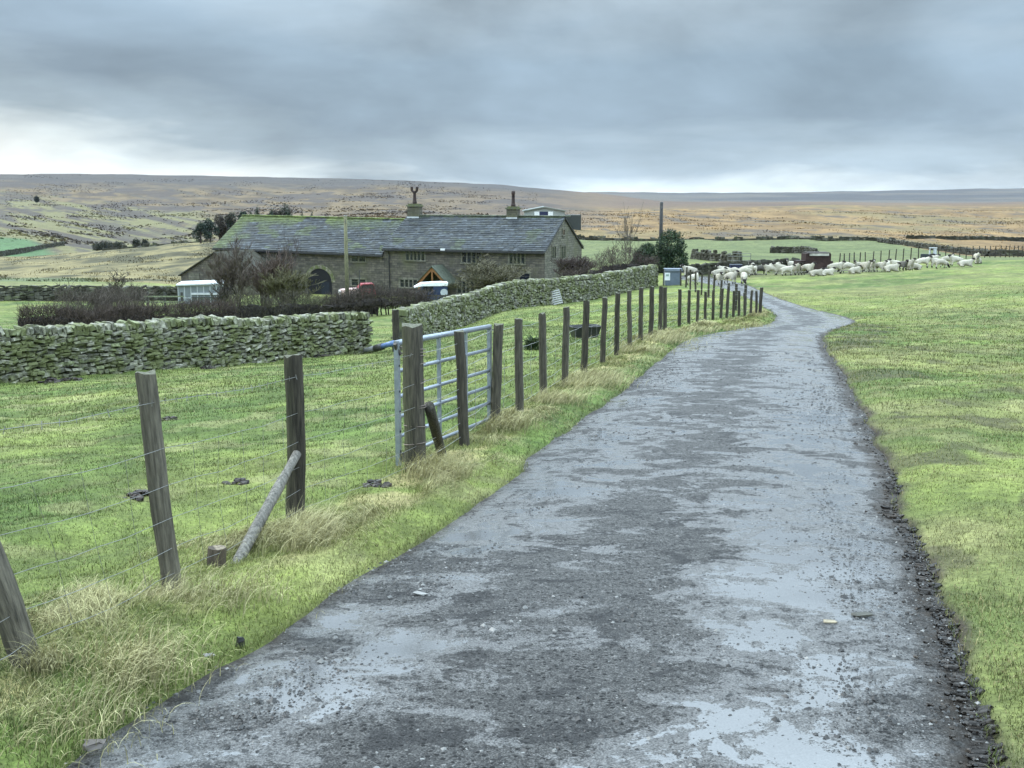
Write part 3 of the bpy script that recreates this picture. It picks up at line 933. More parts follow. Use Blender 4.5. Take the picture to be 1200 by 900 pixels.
line = [(544, 522.5, 388), (580, 496, 379.5), (608.5, 482, 374), (636, 468, 367), (662, 450.5, 360), (683.6, 438, 352.5), (705.6, 428, 348.5), (723, 416, 343), (738.6, 408, 340.5), (751.3, 399.5, 337), (762, 396, 336), (773.5, 391, 336), (779, 389, 337)]
arc = [(796, 31.0, 339), (807, 32.4, 340), (817, 33.8, 340), (826, 35.0, 342), (836, 35.6, 340), (844, 36.3, 338), (851.7, 36.8, 335), (859, 37.6, 349), (866, 38.2, 345.6), (872.5, 38.7, 345), (879, 39.2, 344.6), (885.5, 39.8, 342.5), (890.5, 40.2, 337)]
fp = on(544, 522.5)
fen2 = empty('wire_fence', fp, 'long line of dark fence posts running down the left of the road to its bend', 'fence', 'wire fences')
posts = []
for i, (px, pb, pt) in enumerate(line):
    b = on(px, pb); h = (up_to(pt, b[1]) - b[2]); h = min(max(h, 0.95), 1.3)
    posts.append((post_obj(fen2, b, h, 0.047 + 0.008 * random.random(), 20 + i, (random.uniform(-.03, .03), random.uniform(-.03, .03)), random.choice([.1, .25, .4]), random.choice([.1, .3])), .05))
for i, (px, D, pt) in enumerate(arc):
    b = at(px, D); h = min(max(up_to(pt, D) - b[2], 0.9), 1.35)
    posts.append((post_obj(fen2, b, h, 0.048 if i < 12 else 0.065, 50 + i, (random.uniform(-.04, .04), random.uniform(-.04, .04)), random.choice([.1, .25]), .15), .05))
posts0 = posts
wires(fen2, [(f4, .09)] and posts, HN, 'wire_netting', 0.003, 0.5, None, -0.05)
# dark strut leaning on the straining post
sa = on(519, 530); sb = b4 + np.array([0.12, 0.05, 0.56])
mb = MB(); t = np.linspace(0, 1, 6)[:, None]
mb.tube((sa - [0, 0, .06]) * (1 - t) + sb * t - fp, 0.048, 8, (0.055, 0.05, 0.04)); tag(mb.build('strut', M['wood'], fen2, True), 'dark strut beside the gate')
# wire between straining post and line
mb = MB()
for h in HN:
    p = b4 + [0.03, -0.09, h]; q = top_of(posts[0][0], fen2, h) + [-0.03, -0.05, 0]
    mb.tube(np.array([p, (p + q) / 2 - [0, 0, .01], q]) - fp, 0.0026, 4, (.3, .3, .29), False)
mb.build('wire_strand', M['wire'], fen2)

back = [(873, 43, 0), (862, 46, 0), (853, 49, 0), (844, 52, 328), (836, 55, 322), (830, 58.5, 317.5), (822, 62, 319.6), (815, 65, 318), (809, 68, 316), (804, 71, 313), (797.5, 75, 315)]
bp = at(873, 43)
fen3 = empty('wire_fence', bp, 'far run of fence posts turning back along the road edge towards the grey bin', 'fence', 'wire fences')
posts = []
for i, (px, D, pt) in enumerate(back):
    b = at(px, D); h = 1.12 if pt == 0 else min(max(up_to(pt, D) - b[2], 0.95), 1.5)
    posts.append((post_obj(fen3, b, h, 0.055, 80 + i, (random.uniform(-.04, .04), random.uniform(-.04, .04)), .2, .2), .05))
wires(fen3, posts, HN[::2] + [1.0], 'wire_netting', 0.003, 0.9, None, 0.05)

ff = [at(px, D) for px, D in [(983, 93), (989, 93), (995, 94), (1001, 95), (1007, 95), (1014, 96), (1023, 97), (1032, 98), (1041, 99), (1049, 100), (1058, 101), (1067, 102), (1076, 103), (1099, 105), (1108, 107), (1116, 108), (1124, 110), (1132, 112), (1140, 114), (1147, 116), (1154, 118), (1160, 119), (1166, 119), (1172, 120), (1178, 120), (1183, 120), (1188, 121), (1193, 121), (1198, 121), (1204, 122), (1211, 122), (1218, 123)]]
fen4 = empty('wire_fence', ff[0], 'distant fence of short dark posts behind the flock on the right', 'fence', 'wire fences')
posts = [(post_obj(fen4, b, 1.25, 0.048, 120 + i, (random.uniform(-.05, .05), random.uniform(-.05, .05)), .1, .1), .05) for i, b in enumerate(ff)]
wires(fen4, posts, [0.4, 0.8, 1.1], 'wire_netting', 0.006, None, None, 0.06, (.12, .12, .12))

# ------------------------------------------------------------------ the gate
gl = on(469, 551); gr = on(577, 497)
gl = gl + np.array([-0.02, 0.08, 0.04]); gr = gr + np.array([-0.03, 0.0, 0.0])
gv = gr - gl; GL = float(np.linalg.norm(gv[:2])); tz = gv[2] / GL
gate = empty('field_gate', gl, 'galvanised steel field gate leaning against the roadside fence', 'gate', None, math.atan2(gv[1], gv[0]))
gz = lambda x, z: np.array([x, 0, z + tz * x])
gcol = (0.27, 0.30, 0.34)
rails = [0.06, 0.24, 0.42, 0.60, 0.83, 1.08]
for i, z in enumerate(rails):
    mb = MB(); mb.tube(np.array([gz(0.0, z), gz(GL * .5, z), gz(GL, z)]), 0.027 if z > 1 else 0.019, 8, gcol)
    mb.build('rail', M['galv'], gate, True)
for x, w in ((0.0, .045), (GL * 0.40, .034), (GL * 0.70, .034), (GL, .045)):
    mb = MB(); z0, z1 = -0.02, 1.10
    c = gz(x, (z0 + z1) / 2); mb.box(c + [0, 0.0, 0], (w, w * 0.9, z1 - z0), None, gcol)
    if x == 0:
        for z in rails: mb.tube(np.array([gz(0, z) + [-.001, -.021, .05], gz(0, z) + [-.001, -.024, .05]]), 0.011, 8, (.02, .02, .02))
    mb.build('stile' if x in (0.0, GL) else 'upright', M['galv'], gate)
mb = MB(); mb.tube(np.array([gz(0, 1.08) + [-.04, 0, .0], gz(0, 1.08) + [-.01, 0, -.05], gz(0, .98) + [.02, -.03, 0]]), 0.018, 6, (.09, .08, .07))
mb.tube(np.array([gz(0, 1.05) + [.0, -.03, 0], gz(0, 1.0) + [.10, -.10, -.01], gz(0, 1.0) + [.24, -.10, 0.0]]), 0.008, 5, (.12, .10, .09))
mb.build('hinge', M['wire'], gate)
mb = MB(); mb.tube(np.array([gz(0, .1) + [-.0, -.04, .0], gz(0, .02) + [.0, -.05, 0]]), 0.02, 6, (.09, .08, .07)); mb.build('hinge', M['wire'], gate)

# slim dark post at the end of the wall, and the blue ended pipe lying by it
g = at(464, 36.2)
o = post_mesh(1.38, 0.11, 99, 0.05, 0.1).build('gate_post', M['wood'], None, True); o.location = g
tag(o, 'dark square topped gate post at the end of the curving wall', 'post')
pa = at(428.5, 37.4) + [0, 0, .10]; pb = at(462, 36.0) + [0, -.1, .30]
pr = empty('plastic_pipe', pa, 'grey plastic pipe with a blue end lying in the wall gap', 'pipe')
t = np.array([0, .35, .6])[:, None]
mb = MB(); mb.tube((pb - pa) * t, 0.11, 12, (0.30, 0.30, 0.30)); mb.build('sleeve', M['paint'], pr, True)
mb = MB(); mb.tube((pb - pa) * np.array([.36, .62])[:, None], 0.118, 12, (0.05, 0.05, 0.05)); mb.build('collar', M['paint'], pr, True)
mb = MB(); mb.tube((pb - pa) * np.array([.60, .8, 1.0])[:, None], 0.09, 12, (0.10, 0.17, 0.34)); mb.build('pipe_end', M['paint'], pr, True)

# ------------------------------------------------------------------ farmhouse and barn
AL = math.atan(0.42)
Ld = np.array([math.cos(AL), -math.sin(AL)]); Nd = np.array([math.sin(AL), math.cos(AL)])   # along, back
a0 = float(azim(638, 350)); D0 = 112.0
O = np.array([a0 * D0, D0, HC + float(elev(351)) * D0])


def front(px, py, yl=0.0):
    """local (x, z) where a pixel's ray meets the vertical plane local y = yl"""
    a = float(azim(px, py)); e = float(elev(py)); d = np.array([a, 1.0])
    t = (np.dot(O[:2] + Nd * yl, Nd)) / np.dot(d, Nd)
    p = d * t
    return np.dot(p - O[:2], Ld), HC + e * t - O[2]


def side(px, py, xl=0.0):
    a = float(azim(px, py)); e = float(elev(py)); d = np.array([a, 1.0])
    t = np.dot(O[:2] + Ld * xl, Ld) / np.dot(d, Ld)
    p = d * t
    return np.dot(p - O[:2], Nd), HC + e * t - O[2]


HW = side(681.5, 291)[0]
EV = front(638, 293.5)[1]
XS = front(450, 300)[0]; XB = front(252, 290)[0]
RZ = front(600, 254, HW / 2)[1]
EBR = front(449, 297)[1]; EBL = front(253, 289)[1]
RBR = front(445, 257.5, HW / 2)[1]; RBL = front(284, 253, HW / 2)[1]
print('HOUSE', HW, EV, XS, XB, RZ, EBR, EBL, RBR, RBL)
house = empty('farmhouse', O, 'long two storey stone farmhouse with a slate roof and two chimneys', 'house', None, -AL)
barn = empty('stone_barn', O, 'long stone barn with a cart arch and mossy slate roof joined to the farmhouse', 'barn', None, -AL)


def shell(mb, x0, x1, e0, e1, r0, r1, W, zb=-1.5):
    """gabled masonry box, eaves e, ridge r at each end"""
    V = [(x0, 0, zb), (x0, 0, e0), (x0, W / 2, r0), (x0, W, e0), (x0, W, zb), (x1, 0, zb), (x1, 0, e1), (x1, W / 2, r1), (x1, W, e1), (x1, W, zb)]
    mb.add(V, [(0, 5, 6, 1), (9, 4, 3, 8), (4, 0, 1, 3), (5, 9, 8, 6)], [(1, 2, 3), (6, 8, 7)][0:0] + [(1, 2, 3)[::-1], (6, 8, 7)])
    return mb


def slates(mb, x0, x1, e0, e1, r0, r1, W, rows, moss, over=0.28, side=1):
    """coursed slates on the front (side=1) or back (-1) slope"""
    y_e = -over if side == 1 else W + over
    for i in range(rows):
        ta = i / rows; tb = (i + 1.35) / rows
        x = x0
        off = random.uniform(0, .4)
        while x < x1:
            w = random.uniform(0.35, 0.75) * (1.2 - 0.45 * i / rows)
            xa, xb = x, min(x + w, x1)
            def pt(xx, t, lift):
                u = (xx - x0) / (x1 - x0)
                er = e0 + (e1 - e0) * u; rr = r0 + (r1 - r0) * u
                slope = (rr - er) / (W / 2)
                ee = er - slope * over
                y = y_e + (W / 2 - y_e) * t
                return (xx, y, ee + (rr - ee) * min(t, 1.0) + lift)
            tb2 = min(tb, 1.0)
            l0 = 0.10 + random.uniform(-.018, .022); l1 = 0.035
            v = [pt(xa + .012, ta, l0 - .055), pt(xb - .012, ta, l0 - .055), pt(xb - .012, ta, l0), pt(xa + .012, ta, l0), pt(xa + .012, tb2, l1), pt(xb - .012, tb2, l1)]
            k = random.uniform(0.75, 1.25) * (.62 + .76 * vnoise(x / 2.6, i * 1.7, 77))
            c = np.array(random.choice([(0.036, 0.042, 0.047), (0.052, 0.059, 0.064), (0.028, 0.033, 0.036), (0.04, 0.044, 0.041)])) * k
            m_ = moss(xa, ta)
            c = c * (1 - m_) + np.array((0.075, 0.098, 0.024)) * m_ * random.uniform(.7, 1.2)
            q = [(0, 1, 2, 3), (3, 2, 5, 4)]
            mb.add(v, q if side == 1 else [f[::-1] for f in q], None, c)
            x += w
    # deck beneath
    sgn = 0.0
    V = []
    for xx, e, r in ((x0, e0, r0), (x1, e1, r1)):
        sl = (r - e) / (W / 2)
        V += [(xx, y_e, e - sl * over), (xx, W / 2, r), (xx, W / 2, r - .14), (xx, y_e, e - sl * over - .14)]
    mb.add(V, [(0, 4, 5, 1), (3, 2, 6, 7), (0, 3, 7, 4), (0, 1, 2, 3), (4, 7, 6, 5)], None, (0.07, 0.07, 0.065))


mb = MB(); shell(mb, XS, 0, EV, EV, RZ, RZ, HW)
mb.build('wall', M['masonry'], house)
# paler right-hand gable, set 20 mm proud
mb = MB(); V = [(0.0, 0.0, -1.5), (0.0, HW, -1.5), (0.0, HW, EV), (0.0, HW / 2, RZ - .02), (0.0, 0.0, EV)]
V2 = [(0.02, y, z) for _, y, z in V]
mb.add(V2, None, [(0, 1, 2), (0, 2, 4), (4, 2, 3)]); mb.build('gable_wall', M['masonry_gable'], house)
mb = MB()
ms = lambda x, t: 0.75 * float(sstep(0.90, 1.0, t)) * (random.random() < .7) + 0.25 * (vnoise(x / 2.5, t * 4, 8) > .86)
slates(mb, XS - .1, 0.16, EV, EV, RZ, RZ, HW, 19, ms); slates(mb, XS - .1, 0.16, EV, EV, RZ, RZ, HW, 8, lambda x, t: .2, side=-1)
x = XS - .1
while x < 0.16:
    mb.stone(np.array([x + .3, HW / 2, RZ + 0.10]), (.58, .34, .14), np.eye(3), np.array((.11, .12, .085)) * random.uniform(.7, 1.3), .2, .08); x += .6
roof = mb.build('roof', M['slate'], house)
# verge and gutter
mb = MB(); sl = (RZ - EV) / (HW / 2)
mb.add([(.02, HW + .3, EV - .3 * sl - .16), (.18, HW + .3, EV - .3 * sl - .16), (.18, HW / 2, RZ - .16), (.02, HW / 2, RZ - .16), (.02, HW + .3, EV - .3 * sl - .02), (.18, HW + .3, EV - .3 * sl - .02), (.18, HW / 2, RZ - .02), (.02, HW / 2, RZ - .02)], [(0, 1, 2, 3)[::-1], (4, 5, 6, 7), (1, 2, 6, 5), (0, 1, 5, 4)], None, (.03, .03, .03)); mb.build('verge_board', M['paint'], house)
mb = MB(); mb.slab(XS - .05, .05, -.42, -.28, EV - .34, EV - .19, (.018, .018, .02)); mb.slab(XS, 0, -.28, -.02, EV - .30, EV - .22, (.02, .02, .02)); mb.build('gutter', M['paint'], house)
dx = front(457, 330)[0]
mb = MB(); mb.tube(np.array([[dx, -.35, EV - .3], [dx, -.12, EV - .75], [dx, -.10, 0]]), .055, 7, (.02, .02, .022)); mb.build('downpipe', M['paint'], house)


def window(parent, px0, py0, px1, py1, lights, plane='front', yl=0.0, small=False):
    if plane == 'front':
        x0, z1 = front(px0, py0, yl); x1, z0 = front(px1, py1, yl); z0 = front(px0, py1, yl)[1]
    else:
        x0, z1 = side(px0, py0); x1, z0 = side(px1, py1)
    fr = MB(); gl_ = MB(); m = 0.16; w = x1 - x0
    sc_ = (0.12, 0.113, 0.09)
    def bx(b, u0, u1, d0, d1, za, zb, c):
        if plane == 'front': b.slab(u0, u1, yl - d1, yl - d0, za, zb, c)
        else: b.slab(d0 + .02, d1 + .02, u0, u1, za, zb, c)
    bx(fr, x0 - m, x1 + m, 0, .06, z1, z1 + .20, sc_); bx(fr, x0 - m - .05, x1 + m + .05, 0, .10, z0 - .16, z0, sc_)
    bx(fr, x0 - m, x0, 0, .05, z0, z1, sc_); bx(fr, x1, x1 + m, 0, .05, z0, z1, sc_)
    for i in range(1, lights):
        xm = x0 + w * i / lights; bx(fr, xm - .055, xm + .055, 0, .05, z0, z1, sc_)
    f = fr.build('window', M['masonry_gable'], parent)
    for i in range(lights):
        u0 = x0 + w * i / lights + (.075 if i else 0); u1 = x0 + w * (i + 1) / lights - (.075 if i < lights - 1 else 0)
        bx(gl_, u0, u1, 0, .012, z0, z1, (0.012, 0.014, 0.018))
        bx(gl_, u0, u0 + .05, .012, .03, z0, z1, (.10, .095, .085)); bx(gl_, u0, u1, .012, .028, z0 + (z1 - z0) * .55, z0 + (z1 - z0) * .55 + .04, (.08, .075, .07))
    gl_.build('pane', M['glass'], f)


window(house, 475.5, 291.5, 497.5, 304.5, 5); window(house, 541.5, 295.5, 563.5, 307.5, 4); window(house, 597, 296, 614.5, 308.5, 4)
window(house, 469, 327.5, 489, 336, 4); window(house, 536, 329, 556, 343, 4); window(house, 609, 320.5, 620.5, 328, 1)
window(house, 646.3, 289.5, 650.8, 302, 2, 'side'); window(house, 657.2, 289, 662, 302, 2, 'side'); window(house, 659.2, 269.5, 661.4, 275, 1, 'side')
mb = MB(); x, z = front(520, 293); mb.slab(x - .25, x + .25, -.3, -.02, z - .2, z + .15, (.75, .75, .73)); mb.build('lamp', M['paint'], house)

# chimneys
for (pl, pr_, pt, pb_, pot) in ((478.5, 493.5, 239, 256, 219), (594.5, 608.5, 242, 258, 224)):
    xa, zt = front(pl, pt, HW / 2); xb, _ = front(pr_, pt, HW / 2)
    w = (xb - xa) * .88; xc = (xa + xb) / 2
    mb = MB(); mb.slab(xc - w / 2, xc + w / 2, HW / 2 - .45, HW / 2 + .45, RZ - .6, zt - .28)
    ch = mb.build('chimney', M['masonry'], roof)
    mb = MB(); mb.slab(xc - w / 2 - .10, xc + w / 2 + .10, HW / 2 - .55, HW / 2 + .55, zt - .28, zt - .12, (.12, .12, .09)); mb.slab(xc - w / 2 + .05, xc + w / 2 - .05, HW / 2 - .4, HW / 2 + .4, zt - .12, zt + .02, (.075, .075, .055))
    mb.build('chimney_cap', M['stone'], roof)
    mb = MB(); mb.slab(xc - w / 2 - .03, xc + w / 2 + .03, HW / 2 - .50, HW / 2 - .452, RZ - .5, RZ - .05, (.45, .47, .48)); mb.build('flashing', M['paint'], roof)
    mb = MB(); zp = front(pl, pot, HW / 2)[1]; hp = zp - zt
    mb.tube(np.array([[xc, HW / 2, zt], [xc, HW / 2, zt + hp * .1], [xc, HW / 2, zt + hp * .2], [xc, HW / 2, zt + hp * .6], [xc, HW / 2, zt + hp * .7]]), [.24, .26, .2, .16, .2], 10, (.034, .022, .020))
    if pot == 219:
        for s_ in (-1, 1): mb.tube(np.array([[xc, HW / 2, zt + hp * .66], [xc + s_ * .30, HW / 2, zt + hp * .78], [xc + s_ * .34, HW / 2, zt + hp]]), [.15, .14, .15], 8, (.034, .022, .020))
    else:
        mb.tube(np.array([[xc, HW / 2, zt + hp * .7], [xc, HW / 2, zt + hp * .85], [xc, HW / 2, zt + hp]]), [.14, .22, .18], 8, (.04, .025, .022))
    mb.build('chimney_pot', M['iron'], roof)

# timber porch
xa, za = front(490.5, 331, -2.4); xb, _ = front(523, 331, -2.4); xm = (xa + xb) / 2; zr = front(507, 313.5, -2.4)[1]
oak = (0.24, 0.115, 0.045)
mb = MB()
for s_ in (0, 1):
    xe = xa if s_ == 0 else xb
    dz = zr - za; dx_ = xm - xe; L_ = math.hypot(dx_, dz); ang = -math.atan2(dz, abs(dx_)) * (1 if s_ == 0 else -1)
    mb.box(((xe + xm) / 2, -2.42, (za + zr) / 2 - .1), (L_, .12, .26), eul(0, ang, 0), oak)
mb.slab(xa, xb, -2.48, -2.36, za - .22, za + .05, oak); mb.slab(xm - .08, xm + .08, -2.475, -2.37, za, zr - .3, oak)
pt_ = mb.build('porch_truss', M['wood'], house)
mb = MB()
for s_ in (0, 1):
    xe = (xa - .25) if s_ == 0 else (xb + .25)
    ze = za - .15
    V = [(xe, -2.6, ze), (xm, -2.6, zr + .08), (xm, 0, zr + .08), (xe, 0, ze), (xe, -2.6, ze + .1), (xm, -2.6, zr + .2), (xm, 0, zr + .2), (xe, 0, ze + .1)]
    mb.add(V, [(0, 1, 2, 3), (4, 5, 6, 7), (0, 1, 5, 4), (0, 3, 7, 4)], None, (.07, .08, .06))
mb.build('porch_roof', M['slate'], house)
for xe in (xa + .1, xb - .1):
    mb = MB(); mb.slab(xe - .09, xe + .09, -2.5, -2.32, -.6, za - .22, oak); mb.build('porch_post', M['wood'], house)
mb = MB(); mb.slab(xm - .5, xm + .5, -.05, -.003, -.3, 2.0, (.06, .03, .02)); mb.build('door', M['wood'], house)

# barn
mb = MB(); shell(mb, XB, XS - .02, EBL, EBR, RBL, RBR, HW - .05); mb.build('wall', M['masonry'], barn)
mb = MB()
mo = lambda x, t: min(1, (float(sstep(0.55, 1.0, t)) * 1.1 * (vnoise(x / 3.0, t * 3, 12) > .30) * (1 - 0.55 * float(sstep(XB + 11, XB + 20, x))) + float(sstep(XB + 2.2, XB + .3, x)) * .8 + (vnoise(x / 1.2, t * 6, 13) > .75) * .45)) * 0.9
slates(mb, XB - .16, XS - .1, EBL, EBR, RBL, RBR, HW - .05, 20, mo); slates(mb, XB - .16, XS - .1, EBL, EBR, RBL, RBR, HW - .05, 8, lambda x, t: .3, side=-1)
x = XB - .16
while x < XS - .3:
    u = (x - XB) / (XS - XB); mb.stone(np.array([x + .3, HW / 2, RBL + (RBR - RBL) * u + 0.10]), (.58, .34, .14), np.eye(3), np.array((.13, .16, .05)) * random.uniform(.7, 1.3), .2, .08); x += .6
mb.build('roof', M['slate'], barn)
mb = MB(); mb.add([(XB - .1, -.42, EBL - .36), (XS, -.42, EBR - .36), (XS, -.28, EBR - .36), (XB - .1, -.28, EBL - .36), (XB - .1, -.42, EBL - .22), (XS, -.42, EBR - .22), (XS, -.28, EBR - .22), (XB - .1, -.28, EBL - .22)], [(0, 1, 2, 3), (4, 5, 6, 7), (0, 1, 5, 4), (0, 3, 7, 4), (2, 3, 7, 6)], None, (.018, .018, .02))
mb.build('gutter', M['paint'], barn)
# cart arch
x0, _ = front(361, 330); x1, _ = front(389, 330); zt = front(375, 315)[1]; zb = front(375, 347)[1]
rA = (x1 - x0) / 2; xc = (x0 + x1) / 2; zs = zt - rA * .95
an = np.linspace(0, math.pi, 15)
arc_ = [(xc + rA * math.cos(a), -.015, zs + rA * .95 * math.sin(a)) for a in an]
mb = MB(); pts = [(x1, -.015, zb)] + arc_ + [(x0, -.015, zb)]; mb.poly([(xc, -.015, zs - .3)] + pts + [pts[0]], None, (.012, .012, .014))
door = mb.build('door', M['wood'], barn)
mb = MB()
for a, b in zip(an[:-1], an[1:]):
    r1_, r2_ = rA + .02, rA + .42
    v = [(xc + r * math.cos(t), yy_, zs + r * .97 * math.sin(t)) for yy_ in (-.08, .02) for t in (a + .01, b - .01) for r in (r1_, r2_)]
    mb.add(v, [(0, 1, 3, 2), (1, 5, 7, 3), (0, 2, 6, 4), (0, 4, 5, 1), (2, 3, 7, 6)], None, np.array((.22, .2, .15)) * random.uniform(.8, 1.15))
mb.build('arch_stones', M['stone'], barn)
mb = MB(); mb.slab(xc + .2, xc + rA * .8, -.05, -.02, zb, zs, (.016, .020, .028)); mb.build('door_leaf', M['wood'], barn)
window(barn, 412, 298, 428, 306, 2); window(barn, 412, 327, 428.5, 334, 2); window(barn, 324, 297, 333, 303, 1)

# low wing with its gable to the viewer
wf = -7.0
xa, za = front(212, 322, wf); xb, zb_ = front(290, 325, wf); xm, zr = front(252, 296.5, wf)
wing = empty('stone_outbuilding', np.array([*(O[:2] + Nd * wf + Ld * xm), O[2]]), 'low gabled stone outbuilding in front of the barn at its left end', 'outbuilding', None, -AL)
mb = MB()
w0, w1_ = xa - xm, xb - xm
mb.add([(w0, 0, -1.5), (w1_, 0, -1.5), (w1_, 0, zb_), (0, 0, zr), (w0, 0, za), (w0, 6.95, -1.5), (w1_, 6.95, -1.5), (w1_, 6.95, zb_), (0, 6.95, zr), (w0, 6.95, za)], [(0, 4, 9, 5), (1, 6, 7, 2)], [(0, 1, 2), (0, 2, 4), (4, 2, 3)])
mb.build('wall', M['masonry'], wing)
for xe, ze, nm in ((w0 - .25, za - .18, 0), (w1_ + .2, zb_ - .15, 1)):
    mb = MB(); V = [(xe, -.2, ze + .02), (0, -.2, zr + .02), (0, 6.9, zr + .02), (xe, 6.9, ze + .02), (xe, -.2, ze + .14), (0, -.2, zr + .14), (0, 6.9, zr + .14), (xe, 6.9, ze + .14)]
    mb.add(V, [(0, 1, 2, 3), (4, 5, 6, 7), (0, 1, 5, 4), (0, 3, 7, 4)], None, (.05, .05, .05) if nm == 0 else (.05, .048, .038)); mb.build('roof', M['far_stone'], wing)
mb = MB(); x, z = front(226, 325, wf); mb.slab(x - xm - .5, x - xm + .9, -.05, .0, z - .4, z + .5, (.24, .22, .17)); mb.slab(x - xm - .3, x - xm + .7, -.06, -.04, z - .25, z + .35, (.03, .03, .03)); mb.build('window', M['masonry_gable'], wing)
# ------------------------------------------------------------------ greenhouse of white framed panels
gD = 92.0
p0 = at(209.5, gD); zt = up_to(334, gD); ztr = up_to(330, gD)
zg = up_to(364, gD)
gh = empty('greenhouse', (p0[0], gD, zg), 'white framed lean-to greenhouse with grey panels beside the outbuilding', 'greenhouse')
WX = (262 - 209.5) / F * gD; HT = zt - zg
mb = MB()
for i in range(8):
    x = WX * i / 7; mb.slab(x - .035, x + .035, -.04, .04, 0, HT, (.40, .42, .43))
for z in (0.03, HT * .5, HT - .06): mb.slab(0, WX, -.05, .05, z - .04, z + .04, (.40, .42, .43))
mb.slab(-.04, .04, 0, 2.4, HT - .1, HT, (.6, .62, .64)); mb.slab(-.04, .04, 2.36, 2.44, 0, HT, (.6, .62, .64))
fr = mb.build('frame', M['paint'], gh)
for i in range(7):
    x = WX * i / 7
    for z0, z1, j in ((.07, HT * .5 - .04, 0), (HT * .5 + .04, HT - .1, 1)):
        mb = MB(); k = random.uniform(.8, 1.15); mb.slab(x + .035, x + WX / 7 - .035, -.01, .01, z0, z1, np.array((.17, .19, .20) if (j or i < 2) else (.10, .11, .11)) * k); mb.build('panel', M['paint'], gh)
mb = MB(); mb.add([(-.1, -.2, HT - .05), (WX + .1, -.2, HT + .10), (WX + .1, 1.4, HT + .28), (-.1, 1.4, HT + .13), (-.1, -.2, HT + .06), (WX + .1, -.2, HT + .21), (WX + .1, 1.4, HT + .36), (-.1, 1.4, HT + .21)], [(0, 1, 2, 3), (4, 5, 6, 7), (0, 1, 5, 4), (1, 2, 6, 5), (0, 3, 7, 4)], None, (.58, .60, .61)); mb.build('roof', M['paint'], gh)
mb = MB(); mb.slab(WX * .3, WX + .05, -.12, -.06, HT * .62, HT * .70, (.50, .51, .52)); mb.slab(WX * .3, WX * .98, -.10, -.06, HT * .50, HT * .53, (.05, .05, .05)); mb.build('shelf', M['paint'], gh)

# ------------------------------------------------------------------ vehicles in the yard
def wheel(parent, x, y, z, r, w, hub=(.3, .3, .3)):
    mb = MB(); mb.tube(np.array([[x, y - w / 2, z], [x, y - w * .4, z], [x, y + w * .4, z], [x, y + w / 2, z]]), [r * .9, r, r, r * .9], 14, (.015, .015, .015)); t_ = mb.build('wheel', M['paint'], parent)
    mb = MB(); mb.tube(np.array([[x, y - w / 2 - .015, z], [x, y + w / 2 + .015, z]]), r * .55, 12, hub); mb.build('rim', M['paint'], t_)


def prism(mb, prof, y0, y1, col):
    """side profile (x, z) extruded across y"""
    n = len(prof); V = [(x, y0, z) for x, z in prof] + [(x, y1, z) for x, z in prof]
    c = np.mean(prof, axis=0); V += [(c[0], y0, c[1]), (c[0], y1, c[1])]
    mb.add(V, [(i, (i + 1) % n, n + (i + 1) % n, n + i) for i in range(n)], [(2 * n, (i + 1) % n, i) for i in range(n)] + [(2 * n + 1, n + i, n + (i + 1) % n) for i in range(n)], col)


p = at(419, 104); zt = up_to(331.5, 104)
s_ = (zt - p[2]) / 1.55; s_ = 1.0; p[2] = zt - 1.62
car = empty('parked_car', p, 'red car with a pale pink bonnet parked behind the brown hedge', 'car', None, 0.25)
mb = MB(); prism(mb, [(-1.65, .3), (-1.66, .8), (-1.5, 1.02), (-.5, 1.12), (0.05, 1.14), (.05, .3)], -.8, .8, (.62, .42, .38)); mb.build('bonnet', M['paint'], car)
mb = MB(); prism(mb, [(.04, .3), (.04, 1.14), (.35, 1.55), (1.45, 1.58), (1.62, 1.1), (1.62, .35)], -.8, .8, (.30, .03, .04)); mb.build('cab', M['paint'], car)
mb = MB(); prism(mb, [(.18, 1.14), (.42, 1.48), (1.38, 1.5), (1.50, 1.14)], -.815, .815, (.02, .02, .025)); mb.build('window', M['glass'], car)
mb = MB(); mb.slab(-1.69, -1.58, -.7, -.2, .62, .95, (.8, .8, .78)); mb.build('headlight', M['paint'], car)
mb = MB(); mb.slab(-1.69, -1.58, .2, .7, .62, .95, (.8, .8, .78)); mb.build('headlight', M['paint'], car)
for x in (-1.05, 1.05):
    for y in (-.78, .78): wheel(car, x, y, .3, .32, .2)
p = at(505, 103); p[2] = up_to(330, 103) - 1.95
van = empty('parked_van', p, 'dark blue van with a white roof parked in front of the timber porch', 'van', None, 0.12)
mb = MB(); prism(mb, [(-1.5, .3), (-1.52, .9), (-1.1, 1.05), (-.75, 1.62), (1.5, 1.66), (1.52, .35)], -.85, .85, (.02, .035, .085)); mb.build('body', M['paint'], van)
mb = MB(); prism(mb, [(-1.55, 1.48), (-.9, 1.84), (.9, 1.93), (1.56, 1.88), (1.50, 1.60), (-.8, 1.60)], -.9, .9, (.80, .81, .80)); mb.build('roof', M['paint'], van)
mb = MB(); prism(mb, [(-.95, 1.1), (-.68, 1.56), (.2, 1.58), (.2, 1.1)], -.865, .865, (.015, .018, .025)); mb.build('window', M['glass'], van)
mb = MB(); mb.tube(np.array([[1.18, -.90, 1.0], [1.18, -.86, 1.0]]), .34, 14, (.42, .45, .47)); mb.build('spare_wheel', M['paint'], van)
for x in (-.95, .95):
    for y in (-.8, .8): wheel(van, x, y, .33, .34, .2)
